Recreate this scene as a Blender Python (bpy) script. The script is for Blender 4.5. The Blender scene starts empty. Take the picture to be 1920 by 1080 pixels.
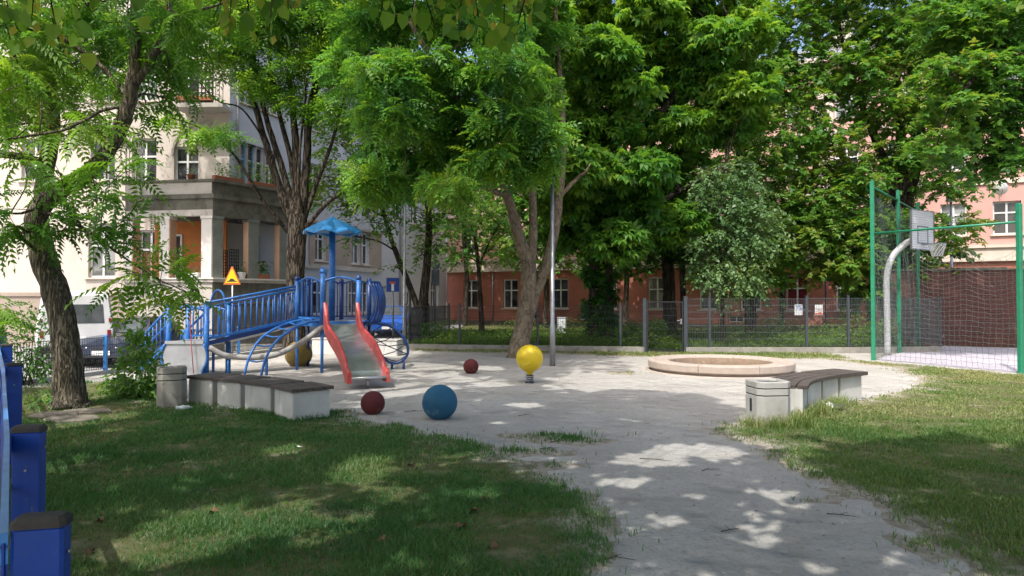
import bpy, math, random
import numpy as np
from mathutils import Vector, Matrix
random.seed(7); R = np.random.default_rng(7)
rad = math.radians
SC = bpy.context.scene; COL = SC.collection
# ---------------------------------------------------------------- camera
PITCH = 1.0; FPX = 1280.0; EYE = 1.6
cam = bpy.data.cameras.new("camera"); cam.lens = 24; cam.sensor_width = 36
cam.clip_start = 0.05; cam.clip_end = 2000
camo = bpy.data.objects.new("camera", cam); COL.objects.link(camo)
camo.location = (0, 0, EYE); camo.rotation_euler = (rad(90 + PITCH), 0, 0); SC.camera = camo
# ---------------------------------------------------------------- sky and sun
SUN_EL = 57.0; SX, SY = -0.46, -0.888          # horizontal direction towards the sun
SUN = np.array([SX * math.cos(rad(SUN_EL)), SY * math.cos(rad(SUN_EL)), math.sin(rad(SUN_EL))])
W = bpy.data.worlds.new("World"); SC.world = W; W.use_nodes = True
nt = W.node_tree; nt.nodes.clear()
sky = nt.nodes.new("ShaderNodeTexSky"); sky.sky_type = 'NISHITA'; sky.sun_disc = False
sky.sun_elevation = rad(SUN_EL); sky.sun_rotation = math.atan2(SX, SY)
sky.air_density = 1.0; sky.dust_density = 5.0; sky.ozone_density = 1.0
bg = nt.nodes.new("ShaderNodeBackground"); bg.inputs[1].default_value = 0.15
wo = nt.nodes.new("ShaderNodeOutputWorld")
nt.links.new(sky.outputs[0], bg.inputs[0]); nt.links.new(bg.outputs[0], wo.inputs[0])
sl = bpy.data.lights.new("sun", 'SUN'); sl.energy = 2.05; sl.angle = rad(0.5); sl.color = (1.0, 0.975, 0.93)
so = bpy.data.objects.new("sun", sl); COL.objects.link(so)
so.rotation_euler = Vector((-SUN[0], -SUN[1], -SUN[2])).to_track_quat('-Z', 'Y').to_euler()
SC.view_settings.view_transform = 'Standard'; SC.view_settings.look = 'None'
SC.view_settings.exposure = 1.12; SC.view_settings.gamma = 1.0
SC.cycles.use_denoising = True
try: SC.cycles.denoiser = 'OPENIMAGEDENOISE'
except Exception: pass
SC.cycles.max_bounces = 12; SC.cycles.diffuse_bounces = 8; SC.cycles.glossy_bounces = 3
SC.cycles.transmission_bounces = 8; SC.cycles.transparent_max_bounces = 6
SC.cycles.sample_clamp_indirect = 8

# ---------------------------------------------------------------- pixels of the photograph to points of the place
CT, ST = math.cos(rad(PITCH)), math.sin(rad(PITCH))
def at(px, py, Y):
    x, y = (px - 960) / FPX, (540 - py) / FPX
    dy = CT - y * ST; dz = ST + y * CT
    t = Y / dy
    return (x * t, Y, EYE + dz * t)
def gnd(px, py, z=0.0):
    x, y = (px - 960) / FPX, (540 - py) / FPX
    dy = CT - y * ST; dz = ST + y * CT
    t = (z - EYE) / dz
    return (x * t, dy * t)

# ---------------------------------------------------------------- noise
def vnoise(x, y, scale=1.0, seed=0):
    r = np.random.default_rng(seed).random((64, 64))
    x = np.asarray(x, float) * scale; y = np.asarray(y, float) * scale
    ix = np.floor(x).astype(int); iy = np.floor(y).astype(int)
    fx = x - ix; fy = y - iy
    fx = fx * fx * (3 - 2 * fx); fy = fy * fy * (3 - 2 * fy)
    g = lambda a, b: r[a % 64, b % 64]
    return (g(ix, iy) * (1 - fx) + g(ix + 1, iy) * fx) * (1 - fy) + (g(ix, iy + 1) * (1 - fx) + g(ix + 1, iy + 1) * fx) * fy
def fbm(x, y, scale, seed=0, oct=3):
    s = 0; a = 1; t = 0
    for k in range(oct):
        s = s + a * vnoise(x, y, scale * 2 ** k, seed + k); t += a; a *= .5
    return s / t
def inpoly(x, y, poly):
    x = np.asarray(x, float); y = np.asarray(y, float); c = np.zeros(x.shape, bool)
    n = len(poly)
    for i in range(n):
        x1, y1 = poly[i][:2]; x2, y2 = poly[(i + 1) % n][:2]
        if y1 == y2: continue
        m = ((y1 > y) != (y2 > y)) & (x < (x2 - x1) * (y - y1) / (y2 - y1) + x1)
        c ^= m
    return c
def polydist(x, y, poly, closed=True):
    d = np.full(np.shape(x), 1e9); n = len(poly)
    for i in range(n if closed else n - 1):
        x1, y1 = poly[i][:2]; x2, y2 = poly[(i + 1) % n][:2]
        dx, dy = x2 - x1, y2 - y1; L = dx * dx + dy * dy + 1e-12
        t = np.clip(((x - x1) * dx + (y - y1) * dy) / L, 0, 1)
        d = np.minimum(d, np.hypot(x - x1 - t * dx, y - y1 - t * dy))
    return d

# ---------------------------------------------------------------- materials
MATS = {}
def nodes(name):
    m = bpy.data.materials.new(name); m.use_nodes = True; m.node_tree.nodes.clear(); MATS[name] = m
    return m, m.node_tree
def N(nt, t, **kw):
    n = nt.nodes.new(t)
    for k, v in kw.items():
        if k.startswith('i_'): n.inputs[k[2:].replace('_', ' ')].default_value = v
        else: setattr(n, k, v)
    return n
def c4(c): return (c[0], c[1], c[2], 1.0)
def noise_fac(nt, vec, scale, lo, hi, detail=5, rough=.6, stretch=None):
    v = vec
    if stretch:
        mp = N(nt, "ShaderNodeMapping"); mp.inputs['Scale'].default_value = stretch
        nt.links.new(vec, mp.inputs[0]); v = mp.outputs[0]
    n = N(nt, "ShaderNodeTexNoise"); n.inputs['Scale'].default_value = scale
    n.inputs['Detail'].default_value = detail; n.inputs['Roughness'].default_value = rough
    nt.links.new(v, n.inputs['Vector'])
    r = N(nt, "ShaderNodeMapRange"); r.inputs[1].default_value = lo; r.inputs[2].default_value = hi
    nt.links.new(n.outputs[0], r.inputs[0])
    return r.outputs[0]
def mixc(nt, fac, a, b, mode='MIX'):
    m = N(nt, "ShaderNodeMix", data_type='RGBA', blend_type=mode)
    if hasattr(fac, 'links'): nt.links.new(fac, m.inputs[0])
    else: m.inputs[0].default_value = fac
    for v, i in ((a, 6), (b, 7)):
        if hasattr(v, 'links'): nt.links.new(v, m.inputs[i])
        else: m.inputs[i].default_value = c4(v)
    return m.outputs[2]
def pmat(name, c1, c2=None, scale=4, rough=.75, bump=0.0, bscale=60, spec=.3, metal=0.0, layers=(), lohi=(.35, .65), coat=0.0, stretch=None, bstretch=None):
    """plain surface: two mottled colours, further noise layers (colour, scale, lo, hi, stretch), bump"""
    m, t = nodes(name)
    tc = N(t, "ShaderNodeTexCoord"); vec = tc.outputs['Object']
    out = N(t, "ShaderNodeOutputMaterial"); b = N(t, "ShaderNodeBsdfPrincipled")
    col = c1
    if c2: col = mixc(t, noise_fac(t, vec, scale, lohi[0], lohi[1], stretch=stretch), c1, c2)
    for L in layers:
        col = mixc(t, noise_fac(t, vec, L[1], L[2], L[3], stretch=L[4] if len(L) > 4 else None), col, L[0])
    if hasattr(col, 'links'): t.links.new(col, b.inputs['Base Color'])
    else: b.inputs['Base Color'].default_value = c4(col)
    b.inputs['Roughness'].default_value = rough; b.inputs['Metallic'].default_value = metal
    b.inputs['Specular IOR Level'].default_value = spec
    if coat: b.inputs['Coat Weight'].default_value = coat
    if bump:
        f = noise_fac(t, vec, bscale, 0, 1, stretch=bstretch)
        bp = N(t, "ShaderNodeBump"); bp.inputs['Strength'].default_value = min(bump, 1); bp.inputs['Distance'].default_value = .045 if name == 'sand' else .02
        t.links.new(f, bp.inputs['Height']); t.links.new(bp.outputs[0], b.inputs['Normal'])
        if name == 'sand':      # trodden hollows, some three to the metre
            vo = N(t, "ShaderNodeTexVoronoi", feature='SMOOTH_F1'); vo.inputs['Scale'].default_value = 2.9; vo.inputs['Randomness'].default_value = 1.0
            t.links.new(vec, vo.inputs['Vector']); b2 = N(t, "ShaderNodeBump"); b2.inputs['Strength'].default_value = .75; b2.inputs['Distance'].default_value = .055
            rr_m = N(t, "ShaderNodeMapRange"); rr_m.inputs[1].default_value = .05; rr_m.inputs[2].default_value = .45; rr_m.interpolation_type = 'SMOOTHSTEP'
            t.links.new(vo.outputs['Distance'], rr_m.inputs[0]); t.links.new(rr_m.outputs[0], b2.inputs['Height']); t.links.new(bp.outputs[0], b2.inputs['Normal']); t.links.new(b2.outputs[0], b.inputs['Normal'])
    t.links.new(b.outputs[0], out.inputs[0])
    return m
def leafmat(name, cols, trans=.38, tcol=(1.5, 1.35, .55), rough=.45, spec=.35):
    """leaves: colour differs from leaf to leaf (attribute rnd), part of the light passes through the blade"""
    m, t = nodes(name)
    at_ = N(t, "ShaderNodeAttribute", attribute_name="rnd")
    rp = N(t, "ShaderNodeValToRGB"); e = rp.color_ramp.elements
    while len(e) < len(cols): e.new(.5)
    for i, c in enumerate(cols):
        e[i].position = i / (len(cols) - 1); e[i].color = c4(c)
    t.links.new(at_.outputs['Fac'], rp.inputs[0])
    b = N(t, "ShaderNodeBsdfPrincipled"); b.inputs['Roughness'].default_value = rough; b.inputs['Specular IOR Level'].default_value = spec
    t.links.new(rp.outputs[0], b.inputs['Base Color'])
    tr = N(t, "ShaderNodeBsdfTranslucent")
    tm = mixc(t, 1.0, rp.outputs[0], tcol, 'MULTIPLY'); t.links.new(tm, tr.inputs[0])
    mx = N(t, "ShaderNodeMixShader"); mx.inputs[0].default_value = trans
    t.links.new(b.outputs[0], mx.inputs[1]); t.links.new(tr.outputs[0], mx.inputs[2])
    out = N(t, "ShaderNodeOutputMaterial"); t.links.new(mx.outputs[0], out.inputs[0])
    return m

# ---------------------------------------------------------------- mesh building
class MB:
    def __init__(s): s.v = []; s.f = []; s.sm = []; s.n = 0
    def add(s, verts, faces, smooth=False):
        b = s.n; s.v.extend([tuple(p) for p in verts]); s.n += len(verts)
        s.f.extend([tuple(b + i for i in f) for f in faces]); s.sm.extend([smooth] * len(faces)); return s
    def box(s, c, size, rz=0.0, M=None):
        hx, hy, hz = size[0] / 2, size[1] / 2, size[2] / 2
        vs = [Vector((x, y, z)) for x in (-hx, hx) for y in (-hy, hy) for z in (-hz, hz)]
        A = Matrix.Translation(c) @ (M if M is not None else Matrix.Rotation(rz, 4, 'Z'))
        return s.add([A @ v for v in vs], [(0, 1, 3, 2), (4, 6, 7, 5), (0, 4, 5, 1), (2, 3, 7, 6), (0, 2, 6, 4), (1, 5, 7, 3)])
    def box2(s, a, b):
        return s.box([(a[i] + b[i]) / 2 for i in range(3)], [abs(b[i] - a[i]) for i in range(3)])
    def bevbox(s, c, size, bev=.02, rz=0.0):
        hx, hy, hz = size[0] / 2, size[1] / 2, size[2] / 2; A = Matrix.Translation(c) @ Matrix.Rotation(rz, 4, 'Z')
        def ring(z, i): return [(-hx + i, -hy, z), (hx - i, -hy, z), (hx, -hy + i, z), (hx, hy - i, z), (hx - i, hy, z), (-hx + i, hy, z), (-hx, hy - i, z), (-hx, -hy + i, z)]
        def sc(r, k): return [(x * (1 - k / hx), y * (1 - k / hy), z) for x, y, z in r]
        rs = [sc(ring(-hz, bev), 0), ring(hz - bev, bev), sc(ring(hz, bev), bev)]
        return s.loft([[A @ Vector(p) for p in r] for r in rs], cap=True)
    def loft(s, rings, cap=False, closed=True, smooth=False):
        b = s.n; n = len(rings[0])
        vs = [p for r in rings for p in r]; fs = []
        for i in range(len(rings) - 1):
            for j in range(n if closed else n - 1):
                k = (j + 1) % n; fs.append((i * n + j, i * n + k, (i + 1) * n + k, (i + 1) * n + j))
        s.add(vs, fs, smooth)
        if cap:
            L = (len(rings) - 1) * n
            s.f.append(tuple(b + j for j in reversed(range(n)))); s.f.append(tuple(b + L + j for j in range(n))); s.sm.extend([False, False])
        return s
    def tube(s, pts, r, n=8, cap=True, smooth=True, wob=0.0):
        pts = [Vector(p) for p in pts]; m = len(pts)
        if not hasattr(r, '__len__'): r = [r] * m
        up = None; rings = []
        for i in range(m):
            d = (pts[min(i + 1, m - 1)] - pts[max(i - 1, 0)])
            if d.length < 1e-9: d = Vector((0, 0, 1))
            d.normalize()
            if up is None:
                a = Vector((0, 0, 1)) if abs(d.z) < .9 else Vector((1, 0, 0)); up = d.cross(a).normalized()
            else:
                up = (up - d * up.dot(d))
                if up.length < 1e-6: up = d.orthogonal()
                up.normalize()
            w = d.cross(up)
            rings.append([pts[i] + (up * math.cos(2 * math.pi * k / n) + w * math.sin(2 * math.pi * k / n)) * r[i] * (1 + (random.uniform(-wob, wob) if wob else 0)) for k in range(n)])
        return s.loft(rings, cap=cap, smooth=smooth)
    def bar(s, a, b, w, h=None, up=(0, 0, 1)):
        h = h or w; a = Vector(a); b = Vector(b); d = (b - a).normalized(); u = Vector(up)
        if abs(d.dot(u)) > .98: u = Vector((1, 0, 0))
        x = d.cross(u).normalized(); z = x.cross(d)
        q = [x * w / 2 * i + z * h / 2 * j for i, j in ((-1, -1), (1, -1), (1, 1), (-1, 1))]
        return s.loft([[a + p for p in q], [b + p for p in q]], cap=True)
    def lathe(s, prof, n=24, c=(0, 0, 0), smooth=True, cap=True):
        return s.loft([[(c[0] + r * math.cos(2 * math.pi * k / n), c[1] + r * math.sin(2 * math.pi * k / n), c[2] + z) for k in range(n)] for r, z in prof], cap=cap, smooth=smooth)
    def prism(s, poly, z0, z1, cap=True):
        return s.loft([[(p[0], p[1], z0) for p in poly], [(p[0], p[1], z1) for p in poly]], cap=cap)
    def quad(s, a, b, c, d): return s.add([a, b, c, d], [(0, 1, 2, 3)])
    def build(s, name, mat, parent=None, loc=None):
        me = bpy.data.meshes.new(name)
        me.from_pydata(s.v, [], s.f); me.polygons.foreach_set('use_smooth', s.sm); me.update()
        if mat is not None: me.materials.append(MATS[mat] if isinstance(mat, str) else mat)
        o = bpy.data.objects.new(name, me); COL.objects.link(o)
        if parent is not None: o.parent = parent
        if loc is not None: o.location = loc
        return o
def npmesh(name, verts, quads, mat, parent=None, rnd=None, smooth=False, k=4, mat2=None, n2=0):
    """mesh straight from arrays; rnd is one number for every face"""
    me = bpy.data.meshes.new(name); nv, nf = len(verts), len(quads)
    me.vertices.add(nv); me.vertices.foreach_set('co', np.asarray(verts, np.float32).ravel())
    me.loops.add(nf * k); me.loops.foreach_set('vertex_index', np.asarray(quads, np.int32).ravel())
    me.polygons.add(nf); me.polygons.foreach_set('loop_start', np.arange(0, nf * k, k, dtype=np.int32))
    try: me.polygons.foreach_set('loop_total', np.full(nf, k, np.int32))
    except Exception: pass
    if smooth: me.polygons.foreach_set('use_smooth', np.ones(nf, bool))
    me.update(calc_edges=True)
    if rnd is not None:
        a = me.attributes.new('rnd', 'FLOAT', 'FACE'); a.data.foreach_set('value', np.asarray(rnd, np.float32))
    me.materials.append(MATS[mat])
    if mat2:
        me.materials.append(MATS[mat2]); mi = np.zeros(nf, np.int32); mi[nf - n2:] = 1; me.polygons.foreach_set('material_index', mi)
    o = bpy.data.objects.new(name, me); COL.objects.link(o)
    if parent is not None: o.parent = parent
    return o
def thing(name, label, cat, loc=(0, 0, 0), rz=0.0, group=None):
    o = bpy.data.objects.new(name, None); COL.objects.link(o); o.empty_display_size = .2
    o.location = loc; o.rotation_euler = (0, 0, rz); o['label'] = label; o['category'] = cat
    if group: o['group'] = group
    return o
def tag(o, label, cat, group=None, kind=None):
    o['label'] = label; o['category'] = cat
    if group: o['group'] = group
    if kind: o['kind'] = kind
    return o
def struct(o, label=None, kind='structure'):
    o['kind'] = kind
    if label: o['label'] = label
    return o
def copy_tree(o, parent=None):
    c = o.copy(); COL.objects.link(c)
    if parent is not None: c.parent = parent
    for ch in list(o.children): copy_tree(ch, c)
    return c
def smooth_path(pts, k=5):
    """Catmull-Rom through (x, y, z, r) points"""
    P = [np.array(p, float) for p in pts]; P = [2 * P[0] - P[1]] + P + [2 * P[-1] - P[-2]]; out = []
    for i in range(1, len(P) - 2):
        for j in range(k):
            t = j / k
            out.append(.5 * ((2 * P[i]) + (-P[i - 1] + P[i + 1]) * t + (2 * P[i - 1] - 5 * P[i] + 4 * P[i + 1] - P[i + 2]) * t * t + (-P[i - 1] + 3 * P[i] - 3 * P[i + 1] + P[i + 2]) * t ** 3))
    out.append(P[-2]); return [(*p[:3], max(p[3], .004)) if len(p) > 3 else tuple(p) for p in out]
# ---------------------------------------------------------------- palette
pmat('sand', (.415, .395, .365), (.345, .328, .30), .8, rough=.95, bump=1.0, bscale=5.5, spec=.08, lohi=(.40, .60),
     layers=(((.33, .30, .26), 2.6, .54, .74), ((.45, .43, .39), 1.3, .55, .8), ((.30, .28, .245), 13, .56, .70), ((.31, .285, .25), 38, .52, .68), ((.15, .13, .105), 48, .655, .70), ((.26, .235, .20), 6, .62, .70)))
def soilmat():
    # bare, trodden earth at the lawn's edge (attribute mk: metres inside the edge), darker soil under the grass
    m, t = nodes('soil'); tc = N(t, "ShaderNodeTexCoord"); vec = tc.outputs['Object']
    a = N(t, "ShaderNodeAttribute", attribute_name='mk'); ad = N(t, "ShaderNodeMath", operation='ADD')
    n = noise_fac(t, vec, 5, .3, .7); n2 = N(t, "ShaderNodeMapRange"); n2.inputs[3].default_value = -.22; n2.inputs[4].default_value = .22; t.links.new(n, n2.inputs[0])
    t.links.new(a.outputs['Fac'], ad.inputs[0]); t.links.new(n2.outputs[0], ad.inputs[1])
    r = N(t, "ShaderNodeMapRange"); r.inputs[1].default_value = .02; r.inputs[2].default_value = .34; t.links.new(ad.outputs[0], r.inputs[0])
    inner = mixc(t, noise_fac(t, vec, 5, .4, .62), (.085, .10, .036), (.125, .12, .06)); inner = mixc(t, noise_fac(t, vec, 2.2, .54, .72), inner, (.25, .22, .145))
    edge = mixc(t, noise_fac(t, vec, 9, .4, .62), (.37, .335, .28), (.25, .215, .165)); edge = mixc(t, noise_fac(t, vec, 30, .56, .66), edge, (.16, .14, .10))
    col = mixc(t, r.outputs[0], edge, inner)
    b = N(t, "ShaderNodeBsdfPrincipled"); b.inputs['Roughness'].default_value = 1; b.inputs['Specular IOR Level'].default_value = .05; t.links.new(col, b.inputs['Base Color'])
    bp = N(t, "ShaderNodeBump"); bp.inputs['Strength'].default_value = .7; bp.inputs['Distance'].default_value = .02; t.links.new(noise_fac(t, vec, 26, 0, 1), bp.inputs['Height']); t.links.new(bp.outputs[0], b.inputs['Normal'])
    o = N(t, "ShaderNodeOutputMaterial"); t.links.new(b.outputs[0], o.inputs[0])
soilmat()
pmat('garden_earth', (.085, .10, .036), (.125, .12, .06), 5, rough=1, bump=.7, bscale=30, spec=.05)
pmat('dirt', (.26, .23, .19), (.17, .15, .12), 4, rough=1, bump=.8, bscale=18, spec=.05, layers=(((.10, .09, .07), 14, .58, .75),))
pmat('asphalt', (.30, .29, .29), (.23, .225, .22), 2, rough=.9, bump=.2, bscale=80, spec=.2, layers=(((.36, .35, .34), 1.1, .55, .7),))
pmat('far_ground', (.10, .10, .06), (.16, .15, .11), .3, rough=1)
pmat('court_paving', (.45, .42, .47), (.38, .36, .40), 3, rough=.85, bump=.15, spec=.2)
pmat('concrete', (.47, .455, .425), (.38, .365, .335), 3, rough=.85, bump=.25, bscale=70, spec=.2, layers=(((.25, .235, .20), 7, .62, .85), ((.30, .30, .22), 2.0, .62, .85, (1, 1, .25))))
pmat('pit_earth', (.27, .20, .145), (.20, .15, .11), 5, rough=.95, bump=.5, bscale=20, layers=(((.33, .27, .21), 9, .58, .75),))
pmat('concrete_old', (.30, .285, .25), (.22, .21, .185), 3, rough=.9, bump=.3, bscale=50, spec=.15, layers=(((.14, .14, .10), 5, .55, .75), ((.40, .38, .34), 2, .6, .8)))
pmat('white_concrete', (.60, .59, .56), (.48, .47, .44), 2.5, rough=.8, bump=.2, bscale=60, spec=.25, layers=(((.33, .32, .25), 5, .58, .85, (1.6, 1.6, .3)), ((.26, .25, .21), 22, .68, .8)))
pmat('ring_concrete', (.43, .36, .305), (.36, .30, .255), 4, rough=.8, bump=.2, bscale=80, spec=.2, layers=(((.35, .28, .21), 9, .62, .85),))
pmat('dark_gap', (.03, .028, .025), rough=1)
pmat('wood_plank', (.115, .092, .080), (.070, .056, .05), 3, rough=.65, bump=.5, bscale=8, spec=.35, stretch=(1, 9, 4), bstretch=(2, 40, 8), layers=(((.23, .175, .15), 14, .60, .8, (1, 6, 3)),))
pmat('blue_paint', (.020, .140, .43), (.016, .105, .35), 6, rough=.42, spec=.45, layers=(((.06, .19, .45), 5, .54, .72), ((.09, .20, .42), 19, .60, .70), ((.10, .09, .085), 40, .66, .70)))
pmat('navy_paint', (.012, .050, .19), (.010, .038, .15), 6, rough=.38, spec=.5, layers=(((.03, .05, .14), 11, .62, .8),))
pmat('fence_blue', (.008, .055, .33), (.007, .046, .27), 3, rough=.42, spec=.5, layers=(((.03, .075, .24), 10, .60, .76), ((.10, .12, .20), 34, .68, .72), ((.03, .035, .07), 6, .62, .8, (1, 1, .3))))
pmat('light_blue_paint', (.06, .26, .62), (.045, .19, .50), 12, rough=.4, spec=.5)
pmat('black_cap', (.035, .033, .032), (.06, .055, .05), 9, rough=.75, bump=.2)
pmat('roof_blue', (.026, .205, .45), (.020, .15, .36), 3, rough=.42, spec=.45, layers=(((.07, .24, .42), 6, .56, .70), ((.16, .24, .32), 17, .66, .72)))
pmat('slide_red', (.50, .060, .050), (.40, .05, .045), 5, rough=.42, spec=.45, layers=(((.50, .15, .12), 6, .55, .74), ((.30, .07, .06), 20, .60, .72), ((.42, .30, .27), 34, .68, .72)))
pmat('steel', (.60, .61, .62), (.48, .49, .50), 5, rough=.33, metal=.85, bump=.06, bscale=10, layers=(((.42, .43, .43), 12, .58, .75),))
pmat('galvanised', (.38, .39, .40), (.30, .31, .32), 9, rough=.45, metal=.75, spec=.4)
pmat('grey_panel', (.42, .43, .45), (.33, .34, .36), 3, rough=.42, metal=.25, spec=.4, layers=(((.25, .25, .26), 6, .62, .8),))
pmat('grey_tube', (.34, .33, .31), (.26, .25, .24), 6, rough=.7)
pmat('platform_grey', (.22, .23, .24), (.16, .17, .18), 20, rough=.6, spec=.4)
pmat('rope', (.02, .025, .035), rough=.9)
pmat('ball_blue', (.024, .115, .205), (.020, .092, .17), 3, rough=.66, spec=.25, bump=.3, bscale=120, layers=(((.075, .165, .23), 4, .60, .70), ((.012, .05, .09), 60, .62, .68), ((.16, .17, .16), 9, .68, .73)))
pmat('ball_red', (.125, .026, .028), (.095, .022, .024), 4, rough=.7, spec=.22, bump=.35, bscale=150, layers=(((.17, .06, .055), 6, .60, .72), ((.05, .012, .014), 80, .62, .68), ((.20, .16, .14), 11, .68, .73)))
pmat('ball_yellow', (.68, .50, .015), (.60, .44, .012), 4, rough=.42, spec=.4, bump=.1, bscale=140, layers=(((.80, .66, .12), 5, .60, .74), ((.42, .32, .03), 11, .66, .8)))
pmat('ball_ochre', (.34, .235, .06), (.24, .165, .05), 4, rough=.65, spec=.3, bump=.3, bscale=140, layers=(((.13, .10, .05), 5, .58, .72),))
pmat('black_metal', (.022, .024, .027), rough=.5, spec=.4)
pmat('fence_grey', (.05, .06, .072), (.038, .047, .056), 10, rough=.5, spec=.45)
pmat('pole_grey', (.50, .51, .52), (.42, .43, .44), 8, rough=.5, spec=.4)
pmat('wire_sunlit', (.13, .142, .152), rough=.45, metal=.3, spec=.4)
pmat('green_paint', (.018, .215, .115), (.014, .175, .09), 5, rough=.42, spec=.5, layers=(((.05, .25, .15), 9, .62, .8),))
pmat('net_cord', (.10, .13, .12), rough=.9)
pmat('board_white', (.78, .80, .82), (.70, .72, .74), 5, rough=.5, spec=.4)
pmat('line_grey', (.22, .22, .23), rough=.6)
pmat('net_white', (.70, .70, .68), rough=.9)
pmat('plaster_cream', (.60, .53, .47), (.53, .465, .41), 1.2, rough=.9, bump=.15, bscale=20, spec=.1, layers=(((.40, .36, .32), 2.5, .60, .8, (1, 1, .3)), ((.66, .60, .55), 5, .62, .8)))
pmat('plaster_beige', (.37, .30, .25), (.31, .25, .205), 1.0, rough=.9, bump=.2, bscale=15, spec=.1, layers=(((.27, .23, .20), 2.2, .58, .8, (1, 1, .3)),))
pmat('plaster_grey', (.50, .50, .525), (.43, .43, .455), .8, rough=.9, bump=.12, bscale=15, spec=.1, layers=(((.34, .33, .34), 1.6, .60, .85, (1, 1, .25)), ((.56, .53, .50), 3, .62, .8)))
pmat('stone_dark', (.105, .098, .076), (.17, .16, .135), 1.6, rough=.95, bump=.5, bscale=12, spec=.1, layers=(((.07, .066, .05), 2.6, .50, .72, (1, 1, .5)), ((.115, .12, .06), 5, .62, .8)))  # stained, mossy stone; on the porch its dark tone also carries painted shade
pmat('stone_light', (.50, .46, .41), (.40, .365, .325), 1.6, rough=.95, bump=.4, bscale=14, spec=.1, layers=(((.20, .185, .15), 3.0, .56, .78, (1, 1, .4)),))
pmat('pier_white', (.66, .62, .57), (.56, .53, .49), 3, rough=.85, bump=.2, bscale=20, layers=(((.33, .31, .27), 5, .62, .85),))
pmat('pier_shaded', (.20, .21, .18), (.15, .155, .135), 3, rough=.9, bump=.3, bscale=20, layers=(((.14, .14, .115), 4, .55, .8),))  # pier facing darkened: shade of the right face put into the colour
pmat('peach', (.58, .36, .24), (.50, .31, .20), 2, rough=.9)
pmat('loggia_orange', (.50, .185, .055), (.43, .16, .05), 2, rough=.9)
pmat('red_plaster', (.41, .165, .12), (.34, .13, .095), 1.2, rough=.9, bump=.15, bscale=14, spec=.1, layers=(((.28, .08, .05), 2.2, .60, .82, (1, 1, .4)),))
pmat('pink_plaster', (.56, .335, .29), (.50, .29, .25), .7, rough=.9, bump=.1, bscale=14, spec=.1, layers=(((.44, .22, .185), 1.5, .60, .85, (1, 1, .4)),))
pmat('cream_band', (.62, .52, .44), (.55, .46, .39), 2, rough=.9, layers=(((.42, .36, .31), 2, .6, .85),))
pmat('roof_tin', (.22, .22, .24), (.16, .15, .15), 1.5, rough=.6)
pmat('window_white', (.66, .66, .64), (.56, .56, .54), 6, rough=.5, spec=.4)
pmat('window_blue', (.20, .36, .52), (.16, .30, .44), 6, rough=.5, spec=.4)
pmat('curtain_red', (.18, .02, .03), (.10, .012, .02), 12, rough=.9, stretch=(6, 6, .3))
pmat('terracotta', (.30, .11, .06), rough=.8)
pmat('pot_white', (.68, .68, .66), rough=.5)
pmat('lattice_wood', (.42, .20, .09), (.36, .16, .07), 6, rough=.8)
pmat('lattice_dark', (.03, .028, .026), rough=.7)
pmat('lattice_white', (.60, .56, .50), rough=.8)
pmat('gate_brown', (.13, .055, .04), rough=.8)
pmat('car_navy', (.020, .032, .070), (.017, .028, .06), 3, rough=.22, spec=.6, metal=.35, coat=.8)
pmat('car_blue', (.015, .10, .46), (.012, .085, .40), 3, rough=.25, spec=.6, coat=.8)
pmat('car_white', (.66, .66, .65), (.58, .58, .57), 2, rough=.35, spec=.5, coat=.5)
pmat('car_glass', (.045, .055, .06), (.085, .095, .10), 3, rough=.06, spec=.8)
pmat('tyre', (.018, .018, .018), rough=.85)
pmat('rim_metal', (.45, .45, .46), rough=.35, metal=.8)
pmat('lamp_red', (.22, .02, .018), rough=.25, spec=.6)
pmat('lamp_clear', (.72, .74, .76), rough=.15, spec=.7)
pmat('plate_white', (.75, .75, .72), rough=.5)
pmat('sign_yellow', (.85, .50, .012), rough=.45)
pmat('sign_red', (.50, .13, .03), rough=.45)
pmat('sign_black', (.03, .03, .03), rough=.5)
pmat('sign_blue', (.010, .060, .30), rough=.45)
pmat('sign_white', (.68, .68, .66), rough=.45)
pmat('sign_back', (.07, .085, .10), (.05, .06, .075), 6, rough=.6, metal=.3)
pmat('poster_paper', (.66, .68, .70), rough=.6)
pmat('poster_ink', (.13, .22, .45), rough=.6)
pmat('poster_red', (.50, .12, .06), rough=.6)
pmat('paper_white', (.75, .75, .73), rough=.7)
pmat('plastic_clear', (.62, .66, .68), (.45, .5, .52), 30, rough=.2, spec=.7)
pmat('twig_bark', (.075, .06, .045), (.05, .04, .03), 20, rough=.9)
pmat('dry_leaf', (.17, .095, .05), (.11, .06, .032), 20, rough=.8)
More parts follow.
